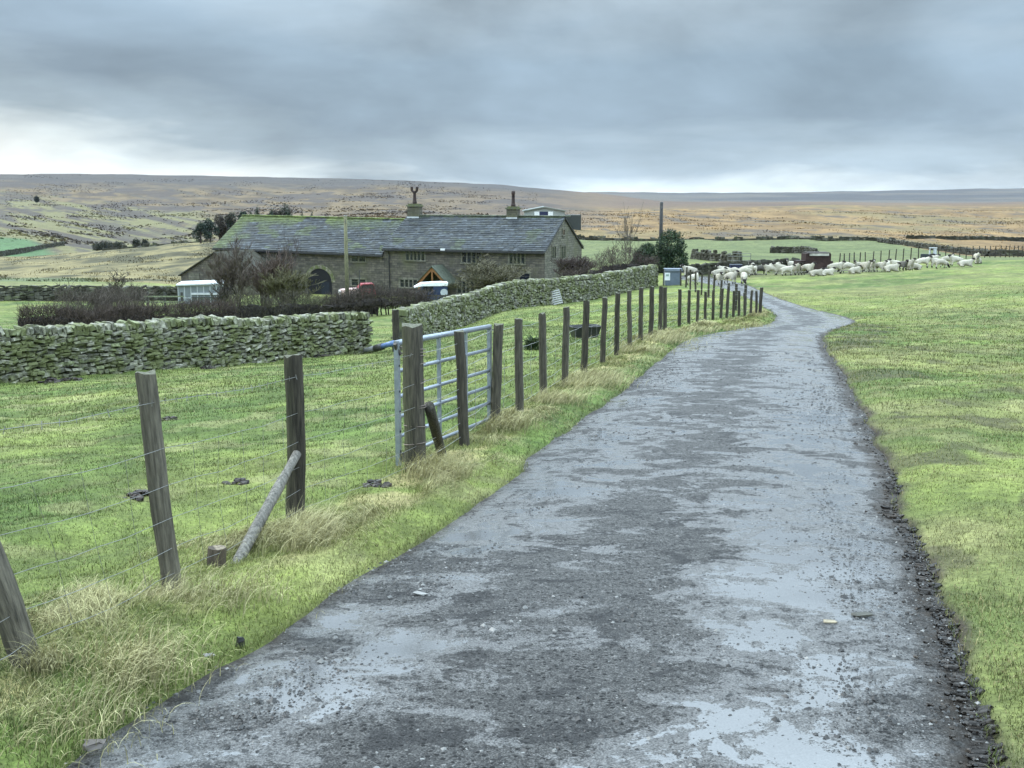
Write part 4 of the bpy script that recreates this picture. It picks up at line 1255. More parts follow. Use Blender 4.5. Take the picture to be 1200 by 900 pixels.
# small garden fence by the porch
p = at(500, 98); zt = up_to(346, 98)
gfz = zt - 1.0
gf = empty('garden_fence', (p[0], 98, gfz), 'dark low rail fence between the hedge end and the farmhouse garden', 'fence')
for i in range(5):
    mb = MB(); mb.slab(i * .85 - .05, i * .85 + .05, -.05, .05, -.4, 1.08, (.06, .055, .045)); mb.build('post', M['wood'], gf)
for z in (.45, .9):
    mb = MB(); mb.slab(-.1, 3.5, -.09, -.05, z, z + .13, (.07, .065, .055)); mb.build('rail', M['wood'], gf)
p = at(170, 74); gz0 = up_to(360, 74)
gf = empty('rail_fence', (p[0], 74, gz0), 'pale two rail fence joining the hedge to the greenhouse', 'fence')
for i in range(3):
    mb = MB(); mb.slab(i * 1.15 + .15, i * 1.15 + .29, -.06, .06, -.3, 1.0, (.05, .05, .045)); mb.build('post', M['wood'], gf)
for z in (.30, .68):
    mb = MB(); mb.slab(0, 2.7, -.1, -.06, z, z + .09, (.17, .19, .12)); mb.build('rail', M['wood'], gf)

# far shed on the moor behind the house
fd = 300.0; p = at(638, fd); z0 = up_to(266, fd)
sh = empty('farm_shed', (p[0], fd, z0), 'grey low pitched farm shed with white panels beyond the farmhouse roof', 'shed')
hw = 47 / F * fd / 2; ze = up_to(247.5, fd) - z0; zr = up_to(243.3, fd) - z0
mb = MB(); mb.add([(-hw, 0, -3), (hw, 0, -3), (hw, 0, ze), (0, 0, zr), (-hw, 0, ze), (-hw, 14, -3), (hw, 14, -3), (hw, 14, ze), (0, 14, zr), (-hw, 14, ze)], [(0, 4, 9, 5), (1, 6, 7, 2), (4, 3, 8, 9)[::-1]], [(0, 1, 2), (0, 2, 4), (4, 2, 3)], (.26, .28, .26)); mb.build('wall', M['paint'], sh)
for x0, x1, c, nm in ((-hw * .5, -hw * .25, (.72, .74, .74), 'panel'), (hw * .18, hw * .42, (.72, .74, .74), 'panel'), (-hw * .25, hw * .18, (.012, .018, .06), 'doorway')):
    mb = MB(); mb.slab(x0, x1, -.08, -.02, 0, ze - .1, c); mb.build(nm, M['paint'], sh)
mb = MB()
for s_ in (-1, 1):
    V = [(s_ * (hw + .4), -.5, ze - .1), (0, -.5, zr + .05), (0, 15, zr + .05), (s_ * (hw + .4), 15, ze - .1), (s_ * (hw + .4), -.5, ze + .15), (0, -.5, zr + .3), (0, 15, zr + .3), (s_ * (hw + .4), 15, ze + .15)]
    mb.add(V, [(0, 1, 2, 3), (4, 5, 6, 7), (0, 1, 5, 4), (0, 3, 7, 4)], None, (.16, .18, .16))
mb.build('roof', M['paint'], sh)
mb = MB(); mb.slab(hw + .5, hw + 4.5, 2, 9, -2, ze * .75, (.035, .042, .038)); mb.build('lean_to', M['paint'], sh)

# ------------------------------------------------------------------ poles
def pole(px, D, ptop, zbase_py, r, col, label, wire_top=False):
    p = at(px, D); p[2] = min(p[2], up_to(zbase_py, D))
    h = up_to(ptop, D) - p[2]
    root = empty('utility_pole', p, label, 'pole')
    mb = MB(); mb.tube(np.array([[0, 0, -.3], [0, 0, h * .5], [0.0, 0, h]]), [r * 1.12, r, r * .85], 10, [col, col, np.array(col) * .95]); mb.build('shaft', M['wood'], root, True)
    mb = MB(); mb.tube(np.array([[0, 0, h], [0, 0, h + .05]]), [r * .88, r * .6], 10, (.10, .10, .09)); mb.build('cap', M['paint'], root)
    mb = MB(); mb.slab(-.03, .03, -r - .05, -r, h - .5, h - .3, (.1, .1, .1)); mb.build('bracket', M['paint'], root)


pole(407.5, 78, 253, 366, 0.135, (0.135, 0.132, 0.075), 'pale green-tinged wooden pole rising in front of the barn')
pole(773.5, 92, 237, 318, 0.155, (0.045, 0.045, 0.045), 'dark wooden pole beside the dark evergreen bush')
# thin dark marker rod in front of the barn right of the pole
p = at(422, 92); p[2] = up_to(352, 92); o = (lambda m_: (m_.tube(np.array([[0, 0, -.3], [0, 0, 1.2], [0, 0, 2.5]]), .045, 6, (.05, .05, .05)), m_.build('garden_stake', M['wood'], None))[1])(MB()); o.location = p
tag(o, 'thin dark stake in front of the red car', 'stake')

# grey bin with a notice
p = at(786, 76); zt = up_to(314, 76)
bn = empty('storage_bin', p, 'blue-grey storage bin with a white notice at the wall end by the road', 'bin')
hb = zt - p[2]
mb = MB(); mb.box((.12, 0, hb * .42), (1.08, .8, hb * .84), None, (.12, .15, .19)); mb.build('body', M['paint'], bn)
mb = MB(); mb.box((.12, -.02, hb * .90), (1.2, .9, hb * .14), None, (.16, .19, .235)); mb.build('lid', M['paint'], bn)
mb = MB(); mb.box((-.30, -.425, hb * .52), (.36, .03, .52), None, (.72, .74, .74)); nt_ = mb.build('notice', M['paint'], bn)
mb = MB(); mb.box((-.30, -.445, hb * .60), (.20, .012, .14), None, (.25, .33, .30)); mb.build('notice_panel', M['paint'], nt_)
mb = MB(); mb.tube(np.array([[-.56, -.40, -.2], [-.56, -.40, hb * .98]]), .035, 6, (.04, .04, .04)); mb.build('post', M['paint'], bn)

# slatted pallet leaning on the wall
p = at(654.5, 59.6)
pl = empty('wooden_pallet', p, 'small slatted pale pallet leaning against the curving stone wall', 'pallet', None, 0.35)
pl.rotation_euler = (-0.30, -0.22, 0.2)
for i in range(7):
    mb = MB(); z = .06 + i * .115; mb.slab(-.27, .27, -.06, -.03, z, z + .07, (.36, .365, .345)); mb.build('slat', M['paint'], pl)
for x in (-.24, .2):
    mb = MB(); mb.slab(x, x + .06, -.03, .06, 0, .86, (.12, .12, .11)); mb.build('bearer', M['wood'], pl)

# black feed trough in the field
p = at(685, 29.0)
tr = empty('feed_trough', p, 'black plastic feed trough lying in grass beyond the fence posts', 'trough', None, 0.3)
mb = MB(); V = []
for (w, d, z) in ((.30, .17, 0), (.38, .23, .30), (.34, .19, .30), (.27, .14, .06)):
    V += [(-w, -d, z), (w, -d, z), (w, d, z), (-w, d, z)]
mb.add(V, [(k * 4 + i, k * 4 + (i + 1) % 4, k * 4 + 4 + (i + 1) % 4, k * 4 + 4 + i) for k in range(3) for i in range(4)] + [(12, 13, 14, 15)], None, (.022, .023, .022)); mb.build('tub', M['paint'], tr)
mb = MB(); mb.tube(np.array([[-.40, -.24, .30], [.40, -.24, .30], [.40, .24, .30], [-.40, .24, .30], [-.40, -.24, .30]]), .022, 6, (.03, .03, .03)); mb.build('rim', M['paint'], tr)

# rusty shed among the sheep
p = at(957, 85); zt = up_to(296.5, 85)
p[2] = up_to(319, 85)
rs = empty('livestock_trailer', p, 'rusty dark brown livestock box with a pale roof edge among the sheep', 'trailer')
h = zt - p[2]; c1 = (.034, .019, .016)
mb = MB(); mb.slab(-1.05, .85, -.7, .7, .15, h * .98, c1); mb.build('body', M['iron'], rs)
mb = MB(); mb.slab(-.92, .78, -.78, .72, h * .98, h * 1.05, (.05, .04, .035)); mb.slab(-.80, .66, -.80, -.76, h * .88, h * 1.0, (.36, .35, .30)); mb.build('roof', M['iron'], rs)
mb = MB(); mb.slab(-1.65, -1.05, -.6, .6, .15, h * .62, (.03, .018, .015)); mb.build('side_rack', M['iron'], rs)
mb = MB(); mb.slab(.85, 1.05, -.6, .6, .15, h * .6, (.05, .03, .026)); mb.build('side_rack', M['iron'], rs)
mb = MB(); mb.add([(-.6, -.72, .2), (.3, -.72, .2), (.3, -.72, h * .5), (-.15, -.72, h * .66), (-.6, -.72, h * .5)], None, [(0, 1, 2), (0, 2, 4), (4, 2, 3)], (.046, .028, .024)); mb.build('door', M['iron'], rs)
for x in (-.7, .5): wheel(rs, x, -.72, .12, .28, .16, (.08, .05, .04))

# metal hurdle and dark trough at the bend
p = at(866, 97)
hu = empty('metal_hurdle', p, 'thin grey metal hurdle standing in the green field by the road bend', 'hurdle')
for z in (.1, .45, .8, 1.05):
    mb = MB(); mb.tube(np.array([[-1.0, 0, z], [1.0, 0, z]]), .022, 5, (.16, .16, .15)); mb.build('rail', M['galv'], hu)
for x in (-1.0, 0, 1.0):
    mb = MB(); mb.tube(np.array([[x, 0, -.1], [x, 0, 1.07]]), .025, 5, (.16, .16, .15)); mb.build('upright', M['galv'], hu)
p = at(862, 84)
tb = empty('water_trough', p, 'dark navy water trough between white sheep at the road bend', 'trough')
z1 = up_to(310, 84) - p[2]
mb = MB(); mb.box((0, 0, z1 * .5), (.85, .5, z1), None, (.012, .016, .05), 0, 1.05); mb.build('tank', M['paint'], tb)
mb = MB(); mb.tube(np.array([[-.44, -.26, z1], [.44, -.26, z1], [.44, .26, z1], [-.44, .26, z1], [-.44, -.26, z1]]), .03, 6, (.10, .11, .13)); mb.build('rim', M['paint'], tb)

# tractor behind the flock
p = at(1089, 104); ztp = up_to(290, 104)
tc = empty('tractor', p, 'small dark tractor with a pale cab behind the flock and distant fence', 'tractor', None, -0.5)
k = (ztp - p[2]) / 2.0
B = lambda m_, x0, x1, y0, y1, z0, z1, c: m_.slab(x0 * k, x1 * k, y0 * k, y1 * k, z0 * k, z1 * k, c)
mb = MB(); B(mb, -1.2, .2, -.28, .28, .55, 1.05, (.03, .04, .045)); B(mb, -1.25, -1.18, -.25, .25, .5, 1.0, (.2, .2, .2)); mb.build('bonnet', M['paint'], tc)
mb = MB()
for x in (.0, .85):
    for y in (-.42, .42): mb.tube(np.array([[x * k, y * k, 1.0 * k], [x * k * .95, y * k * .9, 1.92 * k]]), .04, 5, (.6, .62, .64))
B(mb, -.1, .95, -.5, .5, 1.9, 2.0, (.40, .42, .43)); B(mb, .0, .85, -.45, .45, .6, 1.05, (.05, .05, .05)); B(mb, .55, .9, -.44, .44, 1.1, 1.9, (.45, .47, .50)); mb.build('cab', M['paint'], tc)
for y in (-.6, .6):
    wheel(tc, .55 * k, y * k, .58 * k, .60 * k, .30 * k, (.25, .25, .22)); wheel(tc, -.85 * k, y * k * .9, .38 * k, .38 * k, .2 * k, (.25, .25, .22))


# ------------------------------------------------------------------ trees and hedges
def grow(limb, twig, p, d, L, r, lev, maxlev, rg, spread, col, tcol, rmin, kids=(3, 5), up=0.25, droop=0.0):
    n = 5; pts = [p]; q = p.copy(); dd = d.copy()
    for i in range(n - 1):
        dd = dd + rg.normal(0, 0.13, 3) + np.array([0, 0, up * 0.15 - droop]); dd /= np.linalg.norm(dd)
        q = q + dd * L / (n - 1); pts.append(q)
    rr = np.linspace(r, max(r * 0.45, rmin), n)
    tgt = limb if lev <= 1 else twig
    tgt.tube(np.array(pts), rr, 6 if lev == 0 else (5 if lev == 1 else 3), col if lev <= 1 else tcol, lev == 0)
    if lev < maxlev:
        for k in range(rg.integers(kids[0], kids[1] + 1)):
            t = rg.uniform(0.3, 1.0); i = min(int(t * (n - 1)), n - 2); f = t * (n - 1) - i
            b = pts[i] * (1 - f) + pts[i + 1] * f
            a = rg.uniform(0, 2 * math.pi)
            side = np.array([math.cos(a), math.sin(a), rg.uniform(-0.1, 0.5)])
            nd_ = dd * (1 - spread) + side * spread + np.array([0, 0, up]); nd_ /= np.linalg.norm(nd_)
            grow(limb, twig, b, nd_, L * rg.uniform(0.45, 0.75), max(r * 0.5, rmin), lev + 1, maxlev, rg, spread, col, tcol, rmin, kids, up, droop)


def bare_tree(name, p, h, r, seed, label, cat='tree', stems=1, maxlev=4, spread=0.55, col=(0.06, 0.05, 0.038), tcol=(0.085, 0.065, 0.05), rmin=0.014, kids=(3, 5), up=0.28, group=None, lean=0.05, first=0.5, width=None):
    rg = np.random.default_rng(seed); root = empty(name, p, label, cat, group)
    limb, twig = MB(), MB()
    for s_ in range(stems):
        off = np.array([rg.normal(0, .18 * (stems > 1)), rg.normal(0, .18 * (stems > 1)), -0.1])
        d = np.array([rg.normal(0, lean), rg.normal(0, lean), 1.0])
        grow(limb, twig, off, d / np.linalg.norm(d), h * first * rg.uniform(.85, 1.1), r, 0, maxlev, rg, spread, col, tcol, rmin, kids, up)
    allv = np.vstack(limb.V + twig.V); k = h / allv[:, 2].max(); wx = np.percentile(np.abs(allv[:, 0]), 98) * 2
    kx = (width / wx) if width else k
    for m_ in (limb, twig):
        m_.V = [v * np.array([kx, kx, k]) for v in m_.V]
    limb.build('trunk', M['twig'], root); twig.build('crown', M['twig'], root)
    return root


def pgd(px, D, py=None):
    p = at(px, D)
    if py is not None: p[2] = min(p[2], up_to(py, D))
    return p


gt = 'bare trees around the farm'
gs = 'bare shrubs before the barn'
bare_tree('bare_tree', pgd(279, 86, 364), 6.0, .10, 1, 'bare twin stemmed tree with dark lower trunk beside the white greenhouse', stems=2, group=gt, lean=.02, spread=.42, up=.35, first=.66, kids=(5, 7), tcol=(.085, .066, .052), width=3.3, rmin=.012)
bare_tree('bare_tree', pgd(336, 100, 350), 7.0, .09, 2, 'slender bare tree rising against the barn roof', group=gt, first=.68, spread=.42, kids=(5, 8), tcol=(.06, .045, .042), maxlev=3, width=2.4, rmin=.016)
bare_tree('bare_shrub', pgd(312, 90, 362), 5.0, .05, 3, 'reddish brown bare shrub thicket before the barn left of the arch', 'shrub', stems=13, maxlev=3, spread=.42, group=gs, tcol=(.092, .066, .052), kids=(4, 6), width=3.6, rmin=.013)
bare_tree('bare_shrub', pgd(336, 87, 363), 3.7, .05, 4, 'olive green twiggy shrub below the barn roof, nearest the arch', 'shrub', stems=15, maxlev=3, spread=.42, group=gs, tcol=(.095, .088, .044), kids=(4, 6), width=3.8, rmin=.013)
bare_tree('bare_shrub', pgd(262, 84, 366), 2.2, .05, 5, 'low grey twiggy shrub at the foot of the white greenhouse', 'shrub', stems=8, maxlev=3, spread=.6, group=gs, tcol=(.08, .07, .056), width=2.2)
bare_tree('bare_tree', pgd(122, 66, 372), 3.1, .06, 6, 'small round bare tree standing in the brown hedge on the left', stems=3, group=gt, spread=.6, first=.45, tcol=(.07, .058, .046), kids=(4, 5), up=.2, width=2.4, rmin=.010)
bare_tree('bare_shrub', pgd(578, 96, 352), 4.2, .07, 7, 'spreading bare olive shrub in front of the farmhouse', 'shrub', stems=9, maxlev=4, spread=.62, lean=.35, tcol=(.09, .082, .048), kids=(3, 5), up=.15, width=6.0, rmin=.016)
bare_tree('bare_tree', pgd(733, 88, 328), 5.2, .045, 8, 'tall thin bare tree beside the dark evergreen bush, left stem', group=gt, first=.8, spread=.42, kids=(5, 7), maxlev=2, tcol=(.085, .072, .06), rmin=.018, width=1.7)
bare_tree('bare_tree', pgd(741, 89, 328), 6.2, .05, 9, 'tall thin bare tree beside the dark evergreen bush, right stem', group=gt, first=.8, spread=.42, kids=(6, 8), maxlev=2, tcol=(.085, .072, .06), rmin=.018, width=1.7)
bare_tree('bare_tree', pgd(717, 92, 328), 3.4, .04, 10, 'short thin bare sapling in the hedge right of the farmhouse gable', group=gt, first=.75, spread=.4, kids=(4, 6), maxlev=2, width=1.0)
bare_tree('bare_shrub', pgd(672, 98, 335), 2.9, .04, 12, 'rounded brown bare shrub at the foot of the farmhouse gable', 'shrub', stems=14, maxlev=3, spread=.6, lean=.3, tcol=(.062, .046, .04), kids=(5, 7), up=.15, width=3.0, rmin=.018)
bare_tree('bare_tree', pgd(540, 240, 262), 3.4, .08, 13, 'tiny bare tree on the skyline above the farmhouse roof', group=gt, maxlev=3, spread=.6, rmin=.03, tcol=(.10, .075, .065), width=3.0)


def hedge(name, path, h, w, label, seed, col=(0.058, 0.043, 0.034), dens=900, group='brown winter hedges', core=0.5, twl=0.5, tr=0.010, gappy=False):
    rg = np.random.default_rng(seed); P, s = wall_path(path, 0.3); base = np.array(path[0])
    root = empty(name, base, label, 'hedge', group)
    cm = MB(); tw = MB(); L = s[-1]
    for i in range(len(P) - 1):
        a, b = P[i], P[i + 1]; t = b - a; l = np.linalg.norm(t[:2]); ang = math.atan2(t[1], t[0]); c = (a + b) / 2
        hh = h * (0.8 + 0.4 * vnoise(s[i] / 1.6, 1, seed)) * core
        z0 = 0.35 * h if gappy else -0.2
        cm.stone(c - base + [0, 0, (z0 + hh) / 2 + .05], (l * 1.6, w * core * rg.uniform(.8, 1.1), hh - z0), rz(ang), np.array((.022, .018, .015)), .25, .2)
    n = int(L * dens / 1.6)
    for k in range(n):
        q = rg.uniform(0, L); x, y, z = [np.interp(q, s, P[:, j]) for j in range(3)]
        i = min(int(np.searchsorted(s, q)), len(P) - 1); t = P[i] - P[i - 1] if i else P[1] - P[0]; t = t / (np.linalg.norm(t[:2]) + 1e-9)
        hh = h * (0.78 + 0.45 * vnoise(q / 1.6, 1, seed))
        o_ = rg.normal(0, w * .27); zz = hh * rg.uniform(0.25 if gappy else 0.02, 0.95)
        p = np.array([x - t[1] * o_, y + t[0] * o_, z + zz])
        d = np.array([rg.normal(0, .5), rg.normal(0, .5), rg.uniform(.15, 1.1)]); d /= np.linalg.norm(d)
        l = twl * rg.uniform(.4, 1.1); m_ = p + d * l * .5 + rg.normal(0, .04, 3)
        tw.tube(np.array([p, m_, p + d * l]) - base, [tr, tr * .8, tr * .4], 3, np.array(col) * rg.uniform(.55, 1.5), False)
    if gappy:
        q = 0.2
        while q < L:
            x, y, z = [np.interp(q, s, P[:, j]) for j in range(3)]
            a = np.array([x, y, z - .2]); tw.tube(np.array([a, a + [rg.normal(0, .06), rg.normal(0, .06), h * .35], a + [rg.normal(0, .12), rg.normal(0, .1), h * .7]]) - base, [.06, .05, .03], 5, (.04, .034, .028), False)
            q += rg.uniform(.25, .6)
    cm.build('stems', M['twig'], root); tw.build('twigs', M['twig'], root)
    return root


hedge('hedge', [pgd(24, 54), pgd(90, 55), pgd(180, 58), pgd(275, 62)], 1.1, 1.0, 'dark brown clipped hedge behind the long stone wall on the left', 1, dens=1000)
hedge('hedge', [pgd(70, 57), pgd(125, 59), pgd(172, 62)], 1.7, 1.6, 'taller hazy bare hedge clump around the small round tree', 2, (.075, .062, .048), 700, core=.5, twl=.8)
hedge('hedge', [pgd(270, 70, 374), pgd(340, 74, 372), pgd(440, 80, 368)], 1.4, 1.2, 'brown hedge with green tinge below the bare shrubs and barn', 3, (.056, .050, .032), 800)
hedge('hedge', [pgd(385, 72, 372), pgd(440, 76, 370), pgd(503, 82, 366)], 1.8, 1.5, 'tall dark hedge with bare stems in the gap between the two stone walls', 4, (.048, .038, .030), 900, gappy=True, core=.55)
hedge('hedge', [pgd(694, 86, 333), pgd(728, 87, 332), pgd(768, 88, 330)], 2.3, 1.6, 'dark red-brown hedge along the top of the curving stone wall', 5, (.056, .040, .035), 900)
hedge('hedge', [pgd(655, 93, 340), pgd(690, 92, 336)], 1.5, 1.2, 'low dark hedge between the farmhouse gable and the wall', 6, (.065, .05, .042), 800)


def leafy(name, p, blobs, nleaf, size, cols, trunk, label, cat, seed, group=None, needle=False):
    """evergreen: leaf sprays through the volume of irregular clumps, with a trunk and boughs"""
    rg = np.random.default_rng(seed); root = empty(name, p, label, cat, group)
    tb = MB(); tb.tube(np.array([[0, 0, -.2], [0.02, 0, trunk[1] * .5], [0, 0, trunk[1]]]), [trunk[0], trunk[0] * .8, trunk[0] * .35], 7, (.045, .035, .028))
    V = []; C = []; T = []
    n = 0; tot = sum(b[3] * b[4] * b[5] for b in blobs)
    lf = MB()
    for (bx, by, bz, rx, ry, rz_) in blobs:
        tb.tube(np.array([[0, 0, trunk[1] * .4], [bx * .6, by * .6, (bz + trunk[1] * .4) / 2], [bx, by, bz]]), [trunk[0] * .4, trunk[0] * .25, .02], 5, (.045, .035, .028), False)
        k = int(nleaf * (rx * ry * rz_) / tot)
        u = rg.normal(0, 1, (k, 3)); u /= np.linalg.norm(u, axis=1, keepdims=True)
        rr = rg.uniform(0.35, 1.0, (k, 1)) ** 0.6 * (1 + 0.28 * (fbm(u[:, 0] * 2.2 + bx, u[:, 2] * 2.2 + bz + u[:, 1], 3, seed)[:, None] - .5) * 2)
        P = np.array([bx, by, bz]) + u * rr * np.array([rx, ry, rz_])
        d = u * .6 + rg.normal(0, .6, (k, 3)) + np.array([0, 0, .2]); d /= np.linalg.norm(d, axis=1, keepdims=True)
        e = np.cross(d, rg.normal(0, 1, (k, 3))); e /= np.linalg.norm(e, axis=1, keepdims=True) + 1e-9
        l = size * rg.uniform(.6, 1.4, (k, 1)); w = l * (.22 if needle else .42)
        vv = np.stack([P - e * w * .5, P + e * w * .5, P + d * l], 1).reshape(-1, 3)
        ci = np.array(cols)[rg.integers(0, len(cols), k)] * rg.uniform(.65, 1.35, (k, 1))
        lf.add(vv, None, np.arange(k * 3).reshape(-1, 3), np.repeat(ci, 3, axis=0))
    tb.build('trunk', M['twig'], root); lf.build('crown', M['leaf'], root)
    return root


GRN = [(.020, .040, .018), (.030, .055, .022), (.042, .068, .028), (.016, .032, .016)]
p = pgd(781, 90, 325)
leafy('evergreen_bush', p, [(-.5, 0, 1.0, 1.3, 1.2, 1.1), (.7, .1, 1.3, 1.2, 1.2, 1.2), (.3, 0, 2.6, 1.15, 1.1, 1.1), (-1.3, 0, 1.6, .8, .8, .8), (.2, .2, 3.3, .7, .7, .6), (1.2, 0, .7, .7, .7, .8), (-.7, .1, 2.2, .6, .6, .5), (1.1, 0, 2.4, .5, .5, .6), (-1.6, 0, .8, .6, .6, .6)], 11000, .17, GRN, (.14, 3.2), 'dense dark evergreen bush behind the stone wall beside the dark pole', 'bush', 31)
p = pgd(752, 91, 326)
leafy('evergreen_bush', p, [(0, 0, 1.6, .8, .8, .9), (.4, 0, 2.3, .6, .6, .6), (-.3, 0, .9, .8, .7, .7)], 6000, .15, GRN, (.1, 2.2), 'smaller dark evergreen bush left of the dense one', 'bush', 32)
leafy('evergreen_bush', pgd(624, 24.0), [(0, 0, .10, .14, .12, .13), (.1, 0, .07, .12, .12, .1)], 700, .12, [(.03, .05, .02), (.06, .08, .03)], (.01, .1), 'small dark rush tuft in the field beside the fence', 'plant', 33)


def conifer(px, D, pyt, pyb, wpx, seed, label, rough=1.0):
    p = at(px, D); p[2] = up_to(pyb, D); h = up_to(pyt, D) - p[2]; r = wpx / F * D / 2
    bl = [(rng.normal(0, r * .12), rng.normal(0, r * .12), h * (.18 + .72 * i / 6), r * (1.0 - .82 * (i / 6) ** 1.2), r * (1.0 - .82 * (i / 6) ** 1.2), h * .16) for i in range(7)]
    leafy('conifer_tree' if rough else 'broad_tree', p, bl, 2600, h * .075, [(.018, .036, .022), (.026, .046, .026), (.035, .056, .03)], (.16, h * .97), label, 'tree', seed, 'dark trees behind the barn', True)


def round_tree(px, D, pyt, pyb, wpx, seed, label, cols, gap=1.0):
    p = at(px, D); p[2] = up_to(pyb, D); h = up_to(pyt, D) - p[2]; r = wpx / F * D / 2; rg = np.random.default_rng(seed)
    bl = [(rg.normal(0, r * .45), rg.normal(0, r * .3), h * rg.uniform(.3, .8), r * rg.uniform(.35, .6), r * .5, h * rg.uniform(.15, .28)) for i in range(7)]
    leafy('round_tree', p, bl, 2400, h * .07, cols, (.16, h * .7), label, 'tree', seed, 'dark trees behind the barn')


DK = [(.02, .038, .024), (.03, .048, .03), (.022, .034, .026)]; BR = [(.075, .06, .05), (.06, .05, .042), (.05, .05, .035)]
round_tree(236, 205, 258.5, 284, 18, 41, 'leftmost dark rounded tree in the clump behind the barn end', DK)
round_tree(247, 208, 257, 283, 16, 42, 'dark tree second from the left end of the clump by the barn', DK)
round_tree(258, 212, 250, 282, 20, 43, 'hazy brown bare tree in the clump behind the barn end', BR)
round_tree(270, 210, 249, 282, 18, 44, 'dull green tree between the hazy tree and the barn roof edge', BR + DK)
round_tree(288, 215, 245.5, 275, 18, 45, 'dark tree showing just over the left tip of the barn ridge', DK)
conifer(295, 220, 246, 270, 8, 46, 'small pointed conifer right of the barn ridge tip', 1)
conifer(303, 222, 242, 270, 9, 47, 'narrow conifer standing alone above the barn ridge')
round_tree(324, 225, 240.5, 272, 20, 48, 'reddish brown bare tree beside the tallest conifer', BR)
conifer(319, 222, 245, 272, 9, 49, 'short dark conifer left of the tallest conifer')
conifer(335, 226, 237, 272, 16, 50, 'tallest dark conifer above the barn ridge')
conifer(340, 224, 243, 272, 12, 51, 'broad conifer at the right shoulder of the tallest one')
conifer(355, 228, 249, 270, 8, 52, 'left one of two small conifer tops above the barn roof')
conifer(366, 228, 249, 270, 9, 53, 'right one of two small conifer tops above the barn roof')
for i, (px, D, t, b, w, lab) in enumerate([(114, 300, 284, 296, 16, 'dark thorn bush at the left end of the row below the hillside'), (126, 300, 282, 296, 18, 'dark thorn bush in the middle of the row below the hillside'), (139, 300, 282, 294, 16, 'dark thorn bush at the right end of the row below the hillside'), (160, 302, 279, 291, 12, 'small dark bush right of the thorn row'), (170, 302, 280, 291, 9, 'smallest dark bush at the edge of the rough field'), (43, 640, 229, 237, 8, 'lone dark tree high on the far hillside')]):
    p = at(px, D) if D < 600 else on(px, b)
    D = p[1]; p[2] = min(p[2], up_to(b, D)); h = up_to(t, D) - p[2]; r = w / F * D / 2
    leafy('thorn_bush', p, [(rng.normal(0, r * .4), 0, h * .5, r * .6, r * .5, h * .35) for _ in range(4)] + [(0, 0, h * .6, r * .7, r * .6, h * .4)], 1500, h * .1, [(.03, .038, .024), (.042, .046, .03)], (.15, h * .7), lab, 'bush', 60 + i, 'dark bushes on the far side of the valley')

# molehills and mud patches
mh = [(165, 583, .13), (277, 567, .11), (199, 492, .12), (253, 480, .05), (238, 430, .28), (262, 426, .30), (284, 421, .2), (244, 432, .22), (374, 419, .35), (405, 415, .3), (422, 409, .3), (438, 571, .12), (60, 449, .3), (82, 447, .28)]
for i, (px, py, r) in enumerate(mh):
    p = on(px, py); mb = MB()
    for k in range(16):
        a = random.uniform(0, 6.28); q = r * math.sqrt(random.random()); mb.stone(np.array([q * math.cos(a), q * math.sin(a), .28 * r * (1 - q / r) + .005]), np.array((.5, .5, .3)) * r * random.uniform(.5, 1.1), rz(a), np.array((.028, .020, .015)) * random.uniform(.6, 1.4), .25, .25)
    o = mb.build('molehill', M['mudm'], None, True); o.location = p
    tag(o, ['dark molehill left of the pale split post', 'dark molehill between the pale split post and the braced post', 'small molehill beside the top of the pale split post', 'tiny molehill in grass right of the pale split post',
            'dark earth heap second from left at the foot of the long wall', 'largest dark earth heap at the foot of the long wall', 'dark earth heap under the middle of the long wall', 'flat dark earth heap in front of the wall heaps',
            'dark earth heap near the right end of the long wall', 'low dark earth heap just left of the wall end', 'dark earth heap at the right end of the long wall', 'dark molehill in the hollow left of the straining post',
            'dark earth scrape at the left foot of the long wall', 'second dark earth scrape at the left foot of the long wall'][i], 'molehill', 'molehills in the field')


# ------------------------------------------------------------------ sheep
def skin_mesh(name, verts, edges, radii, labels, mats):
    me = bpy.data.meshes.new(name); me.from_pydata([tuple(v) for v in verts], edges, [])
    o = bpy.data.objects.new(name, me); COL.objects.link(o)
    sk = o.modifiers.new('skin', 'SKIN'); sk.use_smooth_shade = True
    for v, r in zip(me.skin_vertices[0].data, radii): v.radius = r if isinstance(r, tuple) else (r, r)
    me.skin_vertices[0].data[0].use_root = True
    sub = o.modifiers.new('sub', 'SUBSURF'); sub.levels = 2; sub.render_levels = 2
    dg = bpy.context.evaluated_depsgraph_get(); dg.update()
    out = bpy.data.meshes.new_from_object(o.evaluated_get(dg))
    bpy.data.objects.remove(o, do_unlink=True)
    out.name = name
    vs = np.array(verts, float); n = len(out.vertices)
    co = np.zeros(n * 3, np.float32); out.vertices.foreach_get('co', co); co = co.reshape(-1, 3)
    d = np.linalg.norm(co[:, None, :] - vs[None], axis=2) / np.array([r if not isinstance(r, tuple) else max(r) for r in radii])[None] ** .5
    lab = np.array(labels)[np.argmin(d, axis=1)]
    colr = np.array([SHC[l] for l in lab])
    wl = lab == 0
    colr = colr * np.where(wl, 0.82 + 0.3 * fbm(co[:, 0] * 6, co[:, 2] * 6 + co[:, 1] * 3, 3, 7), 1.0)[:, None]
    co[wl] *= 1 + 0.05 * (fbm(co[wl, 0] * 9, co[wl, 2] * 9 + co[wl, 1] * 5, 2, 3)[:, None] - .5)
    out.vertices.foreach_set('co', co.ravel())
    at_ = out.attributes.new('col', 'FLOAT_COLOR', 'POINT'); at_.data.foreach_set('color', np.hstack([colr, np.ones((n, 1))]).astype(np.float32).ravel())
    out.materials.clear(); out.materials.append(mats)
    return out


SHC = {0: (.43, .405, .345), 1: (.035, .03, .03), 2: (.55, .53, .48), 3: (.12, .115, .105)}


